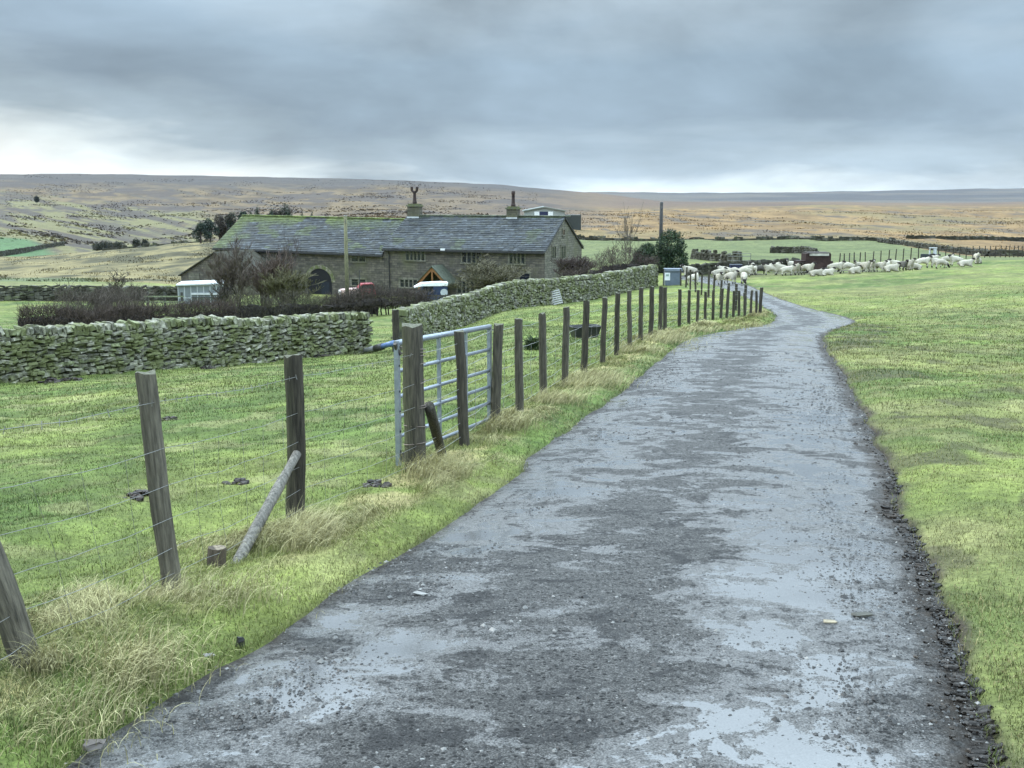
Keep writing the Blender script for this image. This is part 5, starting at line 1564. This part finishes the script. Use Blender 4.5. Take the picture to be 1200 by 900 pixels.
def sheep_mesh(pose, dark=False):
    lie = pose == 'lie'; w = 3 if dark else 0
    zb = .34 if lie else .62
    V = [(-.42, 0, zb + .02), (-.16, 0, zb + .03), (.12, 0, zb + .02), (.36, 0, zb + .03)]
    R_ = [(.22, .24), (.27, .27), (.27, .27), (.22, .24)]; E = [(0, 1), (1, 2), (2, 3)]; Lb = [w] * 4
    if pose == 'graze':
        hd = [(.52, 0, zb - .10, .13, w), (.62, 0, zb - .32, .085, 1), (.70, 0, zb - .47, .075, 1), (.78, 0, zb - .57, .048, 2)]
    elif pose == 'turn':
        hd = [(.47, .05, zb + .22, .13, w), (.52, .14, zb + .38, .09, 1), (.50, .30, zb + .36, .07, 1), (.49, .40, zb + .31, .048, 2)]
    else:
        hd = [(.50, 0, zb + .20, .14, w), (.58, 0, zb + .37, .092, 1), (.72, 0, zb + .35, .073, 1), (.83, 0, zb + .29, .048, 2)]
    k0 = 3
    for x, y, z, r, l in hd:
        V.append((x, y, z)); R_.append(r); Lb.append(l); E.append((k0, len(V) - 1)); k0 = len(V) - 1
    hv = V[5]
    for s_ in (-1, 1):       # ears
        if pose == 'turn': V.append((hv[0] + .13 * s_, hv[1] - .02, hv[2] + .05))
        else: V.append((hv[0] - .02, s_ * .15, hv[2] + .05))
        R_.append(.026); Lb.append(1); E.append((5, len(V) - 1))
    if not lie:
        for (bx, i) in ((-.38, 0), (.34, 3)):
            for s_ in (-1, 1):
                o_ = random.uniform(-.06, .06)
                k = len(V); V += [(bx + (-.05 if bx < 0 else .0), s_ * .14, zb - .22), (bx + o_ + (-.08 if bx < 0 else .02), s_ * .14, .30), (bx + o_ + (-.04 if bx < 0 else 0), s_ * .14, .05), (bx + o_ + .03, s_ * .14, .02)]
                R_ += [.10, .045, .034, .036]; Lb += [w, 2 if not dark else 1, 1, 1]; E += [(i, k), (k, k + 1), (k + 1, k + 2), (k + 2, k + 3)]
    else:
        for s_ in (-1, 1):
            k = len(V); V += [(.40, s_ * .17, .12), (.58, s_ * .15, .06)]; R_ += [.085, .038]; Lb += [w, 1]; E += [(3, k), (k, k + 1)]
            k = len(V); V += [(-.36, s_ * .22, .12), (-.14, s_ * .28, .07)]; R_ += [.12, .045]; Lb += [w, 1]; E += [(0, k), (k, k + 1)]
    k = len(V); V += [(-.62, 0, zb + .02), (-.66, 0, zb - .16)]; R_ += [.06, .045]; Lb += [w, w]; E += [(0, k), (k, k + 1)]
    return skin_mesh('sheep', V, E, R_, Lb, M['wool'])


SM = {k: sheep_mesh(k) for k in ('stand', 'graze', 'turn', 'lie')}
SM['dark'] = sheep_mesh('stand', True)
# px, py of the feet, depth, pose, heading in degrees (0 = facing right, 90 = away), label
SH = [
    (808, 314, 84, 'stand', 180, 'sheep standing beyond the fence, farthest left of the flock'),
    (812, 329, 75, 'turn', 30, 'sheep on the road glimpsed between fence posts'),
    (842, 331.5, 74, 'stand', -85, 'sheep facing us on the road, left one of three'),
    (856, 331, 74.5, 'turn', -60, 'sheep standing on the road, middle one of three'),
    (871.5, 331, 74, 'graze', -95, 'sheep with lowered head on the road, right one of three'),
    (842, 320.5, 80, 'stand', 5, 'sheep standing just behind the left road sheep'),
    (849.5, 315, 82.5, 'stand', 180, 'sheep touching the left end of the navy trough'),
    (861, 318, 81.5, 'graze', 0, 'sheep feeding right in front of the navy trough'),
    (872, 318.5, 81, 'graze', 180, 'sheep feeding at the right front corner of the navy trough'),
    (874.5, 314.5, 82.5, 'stand', 0, 'sheep standing at the right end of the navy trough'),
    (883, 313, 83.5, 'turn', 90, 'sheep seen end on right of the navy trough pair'),
    (891, 314, 84, 'dark', 0, 'grey sheep standing before the dark tumbled wall'),
    (903, 317, 82, 'stand', 180, 'sheep at the left of the trio by the road corner'),
    (906, 311, 86, 'stand', 0, 'sheep behind the trio with only its back showing'),
    (915, 318, 82, 'stand', 180, 'sheep in the middle of the trio by the road corner'),
    (922, 321, 81, 'stand', 5, 'biggest white sheep of the trio by the road corner'),
    (932, 320.5, 81.5, 'turn', -80, 'sheep facing us between the trio and the rusty box'),
    (929, 309, 89, 'turn', 150, 'sheep standing high behind, left of the rusty box'),
    (938, 312, 88, 'graze', 0, 'sheep grazing high behind with its rump to the rusty box'),
    (946, 322, 81, 'turn', -50, 'greyish sheep at the left front corner of the rusty box'),
    (956, 325.5, 78.5, 'lie', 0, 'sheep lying in front of the rusty box'),
    (969, 325.3, 78.5, 'lie', 0, 'sheep lying at the right front of the rusty box'),
    (979, 321, 81, 'stand', 0, 'sheep standing at the right side of the rusty box'),
    (992, 320, 81.5, 'graze', 180, 'sheep grazing beside the one next to the rusty box'),
    (1001, 323.2, 79.5, 'lie', 25, 'sheep lying with its neck stretched, left of the tight group'),
    (1007, 311, 87, 'turn', 180, 'sheep standing behind the fence left of the tight group'),
    (1013, 320, 81, 'turn', -75, 'front facing sheep at the left of the tight group'),
    (1022, 320, 81.5, 'stand', -100, 'sheep standing second in the tight group'),
    (1031, 321, 81, 'turn', -60, 'sheep standing third in the tight group'),
    (1039, 316, 84, 'stand', 60, 'sheep at the back right of the tight group, higher than the rest'),
    (1044, 322, 80, 'lie', 0, 'sheep lying right in front of the tight group'),
    (1057, 319.5, 81, 'dark', -70, 'darkest grey sheep of the flock, right of the tight group'),
    (1064, 317.5, 82, 'turn', -60, 'sheep standing beside the darkest grey sheep'),
    (1071, 318, 82, 'lie', 180, 'sheep lying between the dark sheep and the tractor'),
    (1081, 315.5, 84, 'stand', 0, 'sheep side on below the left of the tractor'),
    (1097, 315, 84, 'stand', 180, 'sheep side on below the right of the tractor'),
    (1103, 318.2, 82, 'graze', 0, 'sheep grazing in front of the pair below the tractor'),
    (1110, 308, 90, 'turn', 0, 'sheep standing behind, with just its head and back above the pair'),
    (1120, 314.5, 85, 'stand', 180, 'sheep side on facing left, right of the tractor'),
    (1131, 319.5, 82, 'lie', 0, 'largest lying sheep near the right end of the flock'),
    (1146, 312.5, 88, 'lie', -120, 'sheep lying at the right end of the flock'),
    (1144, 305, 93, 'turn', -90, 'sheep standing highest at the right end of the flock'),
    (1050, 312, 88, 'stand', 180, 'sheep half hidden behind the tight group and dark sheep'),
    (1092, 309, 92, 'stand', 0, 'sheep behind at the tractor wheels'),
]
for px, py, D, pose, hd, lab in SH:
    p = at(px, D); z = up_to(py, D)
    p[2] = p[2]
    o = bpy.data.objects.new('sheep', SM[pose]); COL.objects.link(o)
    k = random.uniform(.80, .92)
    o.location = p - np.array([0, 0, .01]); o.rotation_euler = (0, 0, rad(hd + random.uniform(-8, 8))); o.scale = (k, k, k)
    tag(o, lab, 'sheep', 'flock of black faced sheep')


# ------------------------------------------------------------------ grass, dead grass, gravel, mud
def ribbons(name, P, h, w, yaw, bend, c0, c1, seg, mat, kind='stuff', twist=None):
    """grass blades: roots P, length h, base width w, leaning along yaw by bend (0 upright, 1+ arching over)"""
    n = len(P); t = np.linspace(0, 1, seg + 1)
    d = np.stack([np.cos(yaw), np.sin(yaw), np.zeros(n)], 1)
    tw = rng.uniform(0, math.pi, n) if twist is None else twist
    s_ = np.stack([np.cos(tw), np.sin(tw), np.zeros(n)], 1)
    V = []; C = []
    for k, tk in enumerate(t):
        ang = bend * tk
        # arc length integration of a circular bend
        b = np.maximum(bend, 1e-3)
        fx = h / b * (1 - np.cos(b * tk)); fz = h / b * np.sin(b * tk)
        c = P + d * fx[:, None] + np.array([0, 0, 1.0]) * fz[:, None]
        ww = (w * (1 - tk) ** .8 * .5)[:, None]
        if k < seg: V += [c - s_ * ww, c + s_ * ww]; C += [c0 * (1 - tk) + c1 * tk] * 2
        else: V.append(c); C.append(c1)
    m = len(V)
    VV = np.stack(V, 1).reshape(-1, 3); CC = np.stack(C, 1).reshape(-1, 3)
    base = (np.arange(n) * m)[:, None]
    mb = MB()
    q = np.concatenate([base + np.array([2 * k, 2 * k + 1, 2 * k + 3, 2 * k + 2]) for k in range(seg - 1)]) if seg > 1 else None
    tr = base + np.array([2 * seg - 2, 2 * seg - 1, 2 * seg])
    mb.add(VV, q, tr, CC)
    o = mb.build(name, mat); tag(o, kind=kind); return o


def turf(n):
    a = rng.uniform(-.56, .56, n); y = np.exp(math.log(2.8) + (math.log(62) - math.log(2.8)) * rng.random(n) ** 1.35)
    x = a * (y + 2.0); sd = road_sd(x, y)
    k = (sd > -0.05) & (rng.random(n) < 0.25 + 1.1 * fbm(x / .45, y / .45, 2, 141)) & ~((sd < .06) & ~left_side(x, y) & (rng.random(n) < .7))
    x, y, sd = x[k], y[k], sd[k]; n = len(x)
    z = hz(x, y) + micro(x, y, sd)
    lod = np.clip(y / 7.0, 1.0, 5.0)
    h = rng.uniform(.014, .046, n) * np.clip(y / 12, 1, 1.8) * (.7 + .8 * fbm(x / .5, y / .5, 2, 143))
    w = rng.uniform(.0028, .0052, n) * lod
    c = turf_colour(x, y) * rng.uniform(.6, 1.45, (n, 1)) * np.array([1, 1, 1])
    st = rng.random(n) < .07 + .2 * (~left_side(x, y)) * sstep(.45, .65, fbm(x / 1.2, y / .8, 3, 145))
    c = np.where(st[:, None], np.array((.30, .26, .12)) * rng.uniform(.6, 1.2, (n, 1)), c)
    ribbons('grass', np.stack([x, y, z - .005], 1), h, w, rng.uniform(0, 6.28, n), rng.uniform(.5, 2.3, n), c * .75, c * 1.15, 2, M['grass'])


turf(760000)


def verge(n):
    """long bleached grass between fence and road, in tussocks combed over towards the road"""
    i = rng.integers(0, len(LS) - 1, n * 3); y = np.exp(rng.uniform(math.log(2.8), math.log(46), n * 3))
    o = np.argsort(LS[:310, 1]); lx = np.interp(y, LS[:310, 1][o], LS[:310, 0][o])
    off = rng.uniform(.02, 1.5, n * 3) * np.where(y > 26, .65, 1); x = lx - off
    sd = road_sd(x, y)
    cl = fbm(x / .55, y / .85, 3, 151)
    dens = sstep(.44, .62, cl + .18 * np.exp(-((sd - .85) / .4) ** 2) - .03)
    env = sstep(.12, .36, sd) * (1 - sstep(.80, 1.12, sd)) + .10
    k = (sd > .03) & (rng.random(n * 3) < dens * env)
    x, y, sd, cl = x[k][:n], y[k][:n], sd[k][:n], cl[k][:n]; n = len(x)
    z = hz(x, y) + micro(x, y, sd)
    tus = sstep(.48, .72, cl)
    h = rng.uniform(.045, .15, n) * (.5 + .9 * tus) * (.65 + .35 * sstep(4.0, 7.0, y)) * np.where(sd < .35, .45, 1)
    lod = np.clip(y / 8, 1, 5); w = rng.uniform(.0028, .0050, n) * lod
    cell = vnoise(x / .5, y / .7, 153) * 6.28 * 1.2
    yaw = -0.6 + (cell - 3.8) * .8 + rng.normal(0, .9, n)
    bend = rng.uniform(1.2, 3.0, n)
    g = rng.random(n)[:, None]; dry = np.clip(.18 + 1.0 * tus + rng.normal(0, .22, n), 0, 1)[:, None]
    straw = np.array((.45, .425, .215)) * (1 - g) + np.array((.29, .255, .12)) * g
    green = np.array((.07, .11, .022)) * (1 - g) + np.array((.22, .235, .055)) * g
    c = (straw * dry + green * (1 - dry)) * rng.uniform(.55, 1.3, (n, 1))
    ribbons('dead_grass', np.stack([x, y, z - .01], 1), h, w, yaw, bend, c * .7, c * 1.1, 5, M['straw'])


verge(85000)


def rough_growth():
    """rushes, tussocks and heather clumps that roughen the far fields and the moor"""
    acc = []
    for n, x0, x1, d0, d1, test, hh, ww in [(34000, -.62, .02, 129, 262, lambda px: px < 300, (.2, .6), (.08, .26)), (60000, -.02, .62, 120, 900, lambda px: px > 640, (.15, .5), (.15, .5)), (45000, -.62, .04, 430, 2100, lambda px: px < 630, (.3, .9), (.4, 1.6))]:
        a = rng.uniform(x0, x1, n); y = np.exp(rng.uniform(math.log(d0), math.log(d1), n)); x = a * y
        sd = np.full(n, 50.0); z = hz(x, y) + micro(x, y, sd); px, py = project(x, y, z)
        lim = np.interp(px, [-900, 1030, 1060, 1140, 1300, 3000], [224, 224, 192, 130, 120, 120])
        cl = fbm(a * 34, np.log(y) * 16, 4, 171)
        k = test(px) & (rng.random(n) < sstep(.46, .70, cl)) & ((px < 640) | (y > lim + 2))
        x, y, z = x[k], y[k], z[k]; m = len(x)
        c = cover(x, y, z) * rng.uniform(.74, 1.2, (m, 1)) * np.array((1.0, .94, .86))
        sc2 = np.clip(y / 300, .8, 1.6)
        acc.append((np.stack([x, y, z - .05], 1), rng.uniform(*hh, m) * sc2 * .8, rng.uniform(*ww, m) * sc2, rng.uniform(0, 6.28, m), rng.uniform(.2, 1.6, m), c))
    A = [np.concatenate([q[k] for q in acc]) for k in range(6)]
    ribbons('moor_grass', A[0], A[1], A[2], A[3], A[4], A[5] * .8, A[5] * 1.1, 2, M['grass'], twist=rng.normal(0, .5, len(A[0])))


rough_growth()


def tuft(p, n, h, yaw0, spread, col=(.42, .385, .20), lod=1.0, r=.10):
    P = p + np.stack([rng.normal(0, r, n), rng.normal(0, r, n), np.zeros(n)], 1)
    c = np.array(col) * rng.uniform(.65, 1.2, (n, 1))
    return P, rng.uniform(.4, 1.0, n) * h * .8, rng.uniform(.003, .005, n) * lod, yaw0 + rng.normal(0, spread, n), rng.uniform(1.0, 2.6, n), c


acc = []
for px, py, n, h, yaw, r in [(505, 553, 900, .42, -.9, .12), (520, 560, 500, .38, -.6, .12), (365, 628, 700, .38, .3, .10), (52, 782, 350, .30, -1.2, .05), (350, 640, 500, .36, -.5, .12), (600, 500, 500, .36, -.4, .15), (655, 470, 500, .36, -.4, .2), (690, 452, 600, .36, -.4, .25), (700, 445, 600, .38, -.4, .25), (745, 412, 500, .36, -.4, .3), (772, 400, 600, .36, -.4, .35), (785, 396, 500, .36, -.3, .3), (815, 388, 300, .34, -.3, .3), (848, 385, 300, .34, -1.2, .3), (875, 382, 300, .34, -1.2, .3), (270, 700, 500, .28, -.5, .15), (150, 770, 500, .28, -.5, .15), (80, 845, 600, .28, -.4, .18), (195, 700, 350, .22, .5, .12), (160, 790, 400, .30, -.5, .12)]:
    p = on(px, py); acc.append(tuft(p, n, h, yaw, .8, lod=float(np.clip(p[1] / 8, 1, 4.5)), r=r))
A = [np.concatenate([a[k] for a in acc]) for k in range(6)]
ribbons('dead_grass', A[0], A[1], A[2], A[3], A[4], A[5] * .75, A[5] * 1.1, 5, M['straw'])


def gravel(n):
    y = np.exp(rng.uniform(math.log(3.0), math.log(24), n)); a = rng.uniform(-.5, .5, n); x = a * (y + 1)
    sd = road_sd(x, y); dn = fbm(x / .7, y / .9, 3, 161)
    k = (sd < -.02) & (rng.random(n) < sstep(.36, .62, dn) * .9 + .08)
    x, y = x[k], y[k]; n = len(x); z = road_top(x, y)
    s_ = rng.lognormal(math.log(.0045), .5, n) * np.clip(y / 8, 1, 2.2); s_ = np.minimum(s_, .024)
    mb = MB()
    B_ = np.array([[1, 0, 0], [-1, 0, 0], [0, 1, 0], [0, -1, 0], [0, 0, 1], [.5, .5, .7], [-.5, -.4, .6]], float)
    V = B_[None] * s_[:, None, None] * rng.uniform(.6, 1.3, (n, 7, 3)) * np.array([1, 1, .65])
    an = rng.uniform(0, 6.28, n); c_, q_ = np.cos(an)[:, None], np.sin(an)[:, None]
    V = np.stack([V[:, :, 0] * c_ - V[:, :, 1] * q_, V[:, :, 0] * q_ + V[:, :, 1] * c_, V[:, :, 2]], 2) + np.stack([x, y, z - .002], 1)[:, None, :]
    T_ = np.array([(0, 2, 5), (2, 4, 5), (0, 5, 4), (2, 1, 4), (1, 6, 4), (1, 3, 6), (3, 4, 6), (3, 0, 4)])
    col = np.where(rng.random(n)[:, None] < .80, np.array((.030, .029, .028)) * rng.uniform(.5, 1.6, (n, 1)), np.array((.13, .127, .12)) * rng.uniform(.5, 1.6, (n, 1)))
    mb.add(V.reshape(-1, 3), None, ((np.arange(n) * 7)[:, None, None] + T_[None]).reshape(-1, 3), np.repeat(col, 7, axis=0))
    tag(mb.build('gravel', M['chip']), kind='stuff')


gravel(150000)


def tyre_print():
    """muddy tread print pressed along the right-hand edge of the road"""
    mb = MB(); o = np.argsort(RS[:, 1]); ys = np.arange(3.2, 9.5, .045); xs = np.interp(ys, RS[:, 1][o], RS[:, 0][o])
    keep = ys < 16.5
    for y, x in zip(ys[keep], xs[keep]):
        x2 = x - .045; sl = .35
        for k in range(2):
            cx = x2 - .035 + .068 * k + random.uniform(-.012, .012)
            if random.random() < .6 - .07 * max(0, y - 4):
                zz = float(road_top(np.array([cx]), np.array([y]))[0])
                mb.stone(np.array([cx, y + random.uniform(-.006, .006), zz - .012]), np.array((.070, .018, .022)) * random.uniform(.6, 1.2), rz((.42 if k else -.42) + random.uniform(-.15, .15)), np.array((.030, .024, .019)) * random.uniform(.5, 1.5), .3, .35)
    for _ in range(700):
        y = math.exp(random.uniform(math.log(3.2), math.log(30))); x = np.interp(y, RS[:, 1][o], RS[:, 0][o]) - abs(random.gauss(.02, .10))
        zz = float(road_top(np.array([x]), np.array([y]))[0]); r = random.uniform(.004, .013)
        mb.stone(np.array([x, y, zz - .008]), np.array((r * 2, r * 1.6, r)), rz(random.uniform(0, 6)), np.array((.036, .028, .021)) * random.uniform(.6, 1.4), .3, .3)
    tag(mb.build('mud', M['mudm'], None, True), kind='stuff')


tyre_print()
# a few bigger bits lying on the road
for px, py, sz, col, lab, nm in [(492, 694, (.075, .035, .010), (.20, .195, .185), 'flat white stone chip lying on the left half of the road', 'stone_chip'), (282, 757, (.035, .03, .05), (.02, .02, .02), 'black upright stone at the left road edge', 'stone_chip'), (109, 875, (.07, .05, .025), (.10, .085, .075), 'brown flat pebble at the bottom left road edge', 'stone_chip'), (245, 768, (.045, .035, .015), (.17, .165, .155), 'pale stone at the left road edge by the grass', 'stone_chip'), (1009, 719, (.10, .05, .014), (.045, .042, .03), 'curled dark leaf on the wet right side of the road', 'leaf_litter'), (973, 727, (.07, .035, .008), (.24, .20, .13), 'pale dry leaf on the right side of the road', 'leaf_litter')]:
    p = on(px, py); p[2] = float(road_top(p[0], p[1])); mb = MB()
    mb.stone(np.array([0, 0, sz[2] * .4]), sz, rz(random.uniform(-.5, .5)), col, .28, .25); o = mb.build(nm, M['chip'], None, False); o.location = p; tag(o, lab, 'stone' if nm == 'stone_chip' else 'leaf')

# ------------------------------------------------------------------ sky, sun, camera
SUN_EL, SUN_AZ = rad(38), rad(-60)       # azimuth measured from +Y towards +X
w = bpy.data.worlds.new('World'); sc.world = w; w.use_nodes = True
nt = w.node_tree; nt.nodes.clear()
out = nt.nodes.new('ShaderNodeOutputWorld'); bg = nt.nodes.new('ShaderNodeBackground'); nt.links.new(bg.outputs[0], out.inputs[0])
sky = nt.nodes.new('ShaderNodeTexSky'); sky.sky_type = 'NISHITA'; sky.sun_disc = False
sky.sun_elevation = SUN_EL; sky.sun_rotation = SUN_AZ; sky.altitude = 300; sky.dust_density = 2.0
tcw = nt.nodes.new('ShaderNodeTexCoord'); sp = nt.nodes.new('ShaderNodeSeparateXYZ'); nt.links.new(tcw.outputs['Generated'], sp.inputs[0])
zz = sp.outputs[2]
mpw = nt.nodes.new('ShaderNodeMapping'); nt.links.new(tcw.outputs['Generated'], mpw.inputs[0]); mpw.inputs['Scale'].default_value = (1.0, 1.0, 2.6); mpw.inputs['Location'].default_value = (0.35, 0.1, 0.0)
n1 = noise(nt, mpw.outputs[0], 3.0, 6.0, 0.52, 0.35); n2 = noise(nt, mpw.outputs[0], 7.5, 6.0, 0.55, 0.2)
# height of the cloud base above the horizon wanders
mpb = nt.nodes.new('ShaderNodeMapping'); nt.links.new(tcw.outputs['Generated'], mpb.inputs[0]); mpb.inputs['Scale'].default_value = (1.0, 1.0, 5.0)
nb = noise(nt, mpb.outputs[0], 5.0, 5.0, 0.55, 0.3)
el = math_(nt, 'ADD', zz, math_(nt, 'MULTIPLY', math_(nt, 'SUBTRACT', nb, 0.5), 0.085))
lx = math_(nt, 'MULTIPLY', math_(nt, 'MINIMUM', math_(nt, 'ADD', sp.outputs[0], 0.14), 0.0), 0.20)
lx = math_(nt, 'ADD', lx, 0.014)      # the bright gap is deeper on the left
el = math_(nt, 'ADD', el, lx)
band = ramp(nt, math_(nt, 'MULTIPLY', math_(nt, 'ADD', el, 0.05), 2.0), [(0.05, (0.90, 0.93, 0.91)), (0.12, (0.66, 0.74, 0.76)), (0.18, (0.325, 0.41, 0.475)), (0.26, (0.22, 0.292, 0.362)), (0.36, (0.235, 0.315, 0.39)), (0.47, (0.325, 0.405, 0.47))])
var = ramp(nt, n1, [(0.30, 0.66), (0.70, 1.42)]); var2 = ramp(nt, n2, [(0.30, 0.92), (0.70, 1.09)])
cl = mix(nt, 1.0, band, var, 'MULTIPLY'); cl = mix(nt, 1.0, cl, var2, 'MULTIPLY')
# an overcast dome is brightest overhead
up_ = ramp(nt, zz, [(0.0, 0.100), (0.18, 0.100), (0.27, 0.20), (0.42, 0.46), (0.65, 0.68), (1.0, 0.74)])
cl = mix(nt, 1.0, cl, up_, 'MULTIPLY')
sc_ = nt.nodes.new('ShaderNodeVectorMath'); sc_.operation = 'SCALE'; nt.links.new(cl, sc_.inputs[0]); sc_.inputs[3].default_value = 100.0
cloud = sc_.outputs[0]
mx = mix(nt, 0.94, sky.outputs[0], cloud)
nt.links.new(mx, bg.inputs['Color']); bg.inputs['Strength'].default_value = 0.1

# thin damp air between here and the far ridges
def haze(density):
    gmin = min(min(v.co.z for v in o.data.vertices) for o in bpy.data.objects if o.name.startswith('ground')) - 1.0
    gmax = max(max(v.co.z for v in o.data.vertices) for o in bpy.data.objects if o.name.startswith('ground')) + 3.0
    print('HAZE', gmin, gmax)
    mb = MB(); mb.slab(-10600, 10600, -75, 8400, gmin, max(gmax, 20))
    m = bpy.data.materials.new('damp_air'); m.use_nodes = True; n_ = m.node_tree; n_.nodes.clear()
    o_ = n_.nodes.new('ShaderNodeOutputMaterial'); v_ = n_.nodes.new('ShaderNodeVolumePrincipled')
    v_.inputs['Color'].default_value = (.55, .68, .88, 1); v_.inputs['Density'].default_value = density; v_.inputs['Anisotropy'].default_value = 0.0
    n_.links.new(v_.outputs[0], o_.inputs['Volume'])
    tag(mb.build('haze', m), kind='stuff')


haze(0.000017)

sun = bpy.data.lights.new('sun', 'SUN'); sun.energy = 1.5; sun.angle = rad(10); sun.color = (1.0, 0.96, 0.90)
so = bpy.data.objects.new('sun', sun); COL.objects.link(so)
dvec = Vector((math.sin(SUN_AZ) * math.cos(SUN_EL), math.cos(SUN_AZ) * math.cos(SUN_EL), math.sin(SUN_EL)))
so.rotation_euler = dvec.to_track_quat('Z', 'Y').to_euler(); so.location = dvec * 50

cam = bpy.data.cameras.new('camera'); co_ = bpy.data.objects.new('camera', cam); COL.objects.link(co_)
co_.location = (0, 0, HC); co_.rotation_euler = (math.pi / 2 - TH, 0, 0)
cam.sensor_fit = 'HORIZONTAL'; cam.sensor_width = 36.0; cam.lens = F / 1200 * 36.0; cam.clip_start = 0.05; cam.clip_end = 20000
sc.camera = co_
sc.view_settings.view_transform = 'Standard'; sc.view_settings.look = 'None'; sc.view_settings.exposure = 0.40; sc.view_settings.gamma = 1.0
sc.view_settings.use_curve_mapping = False
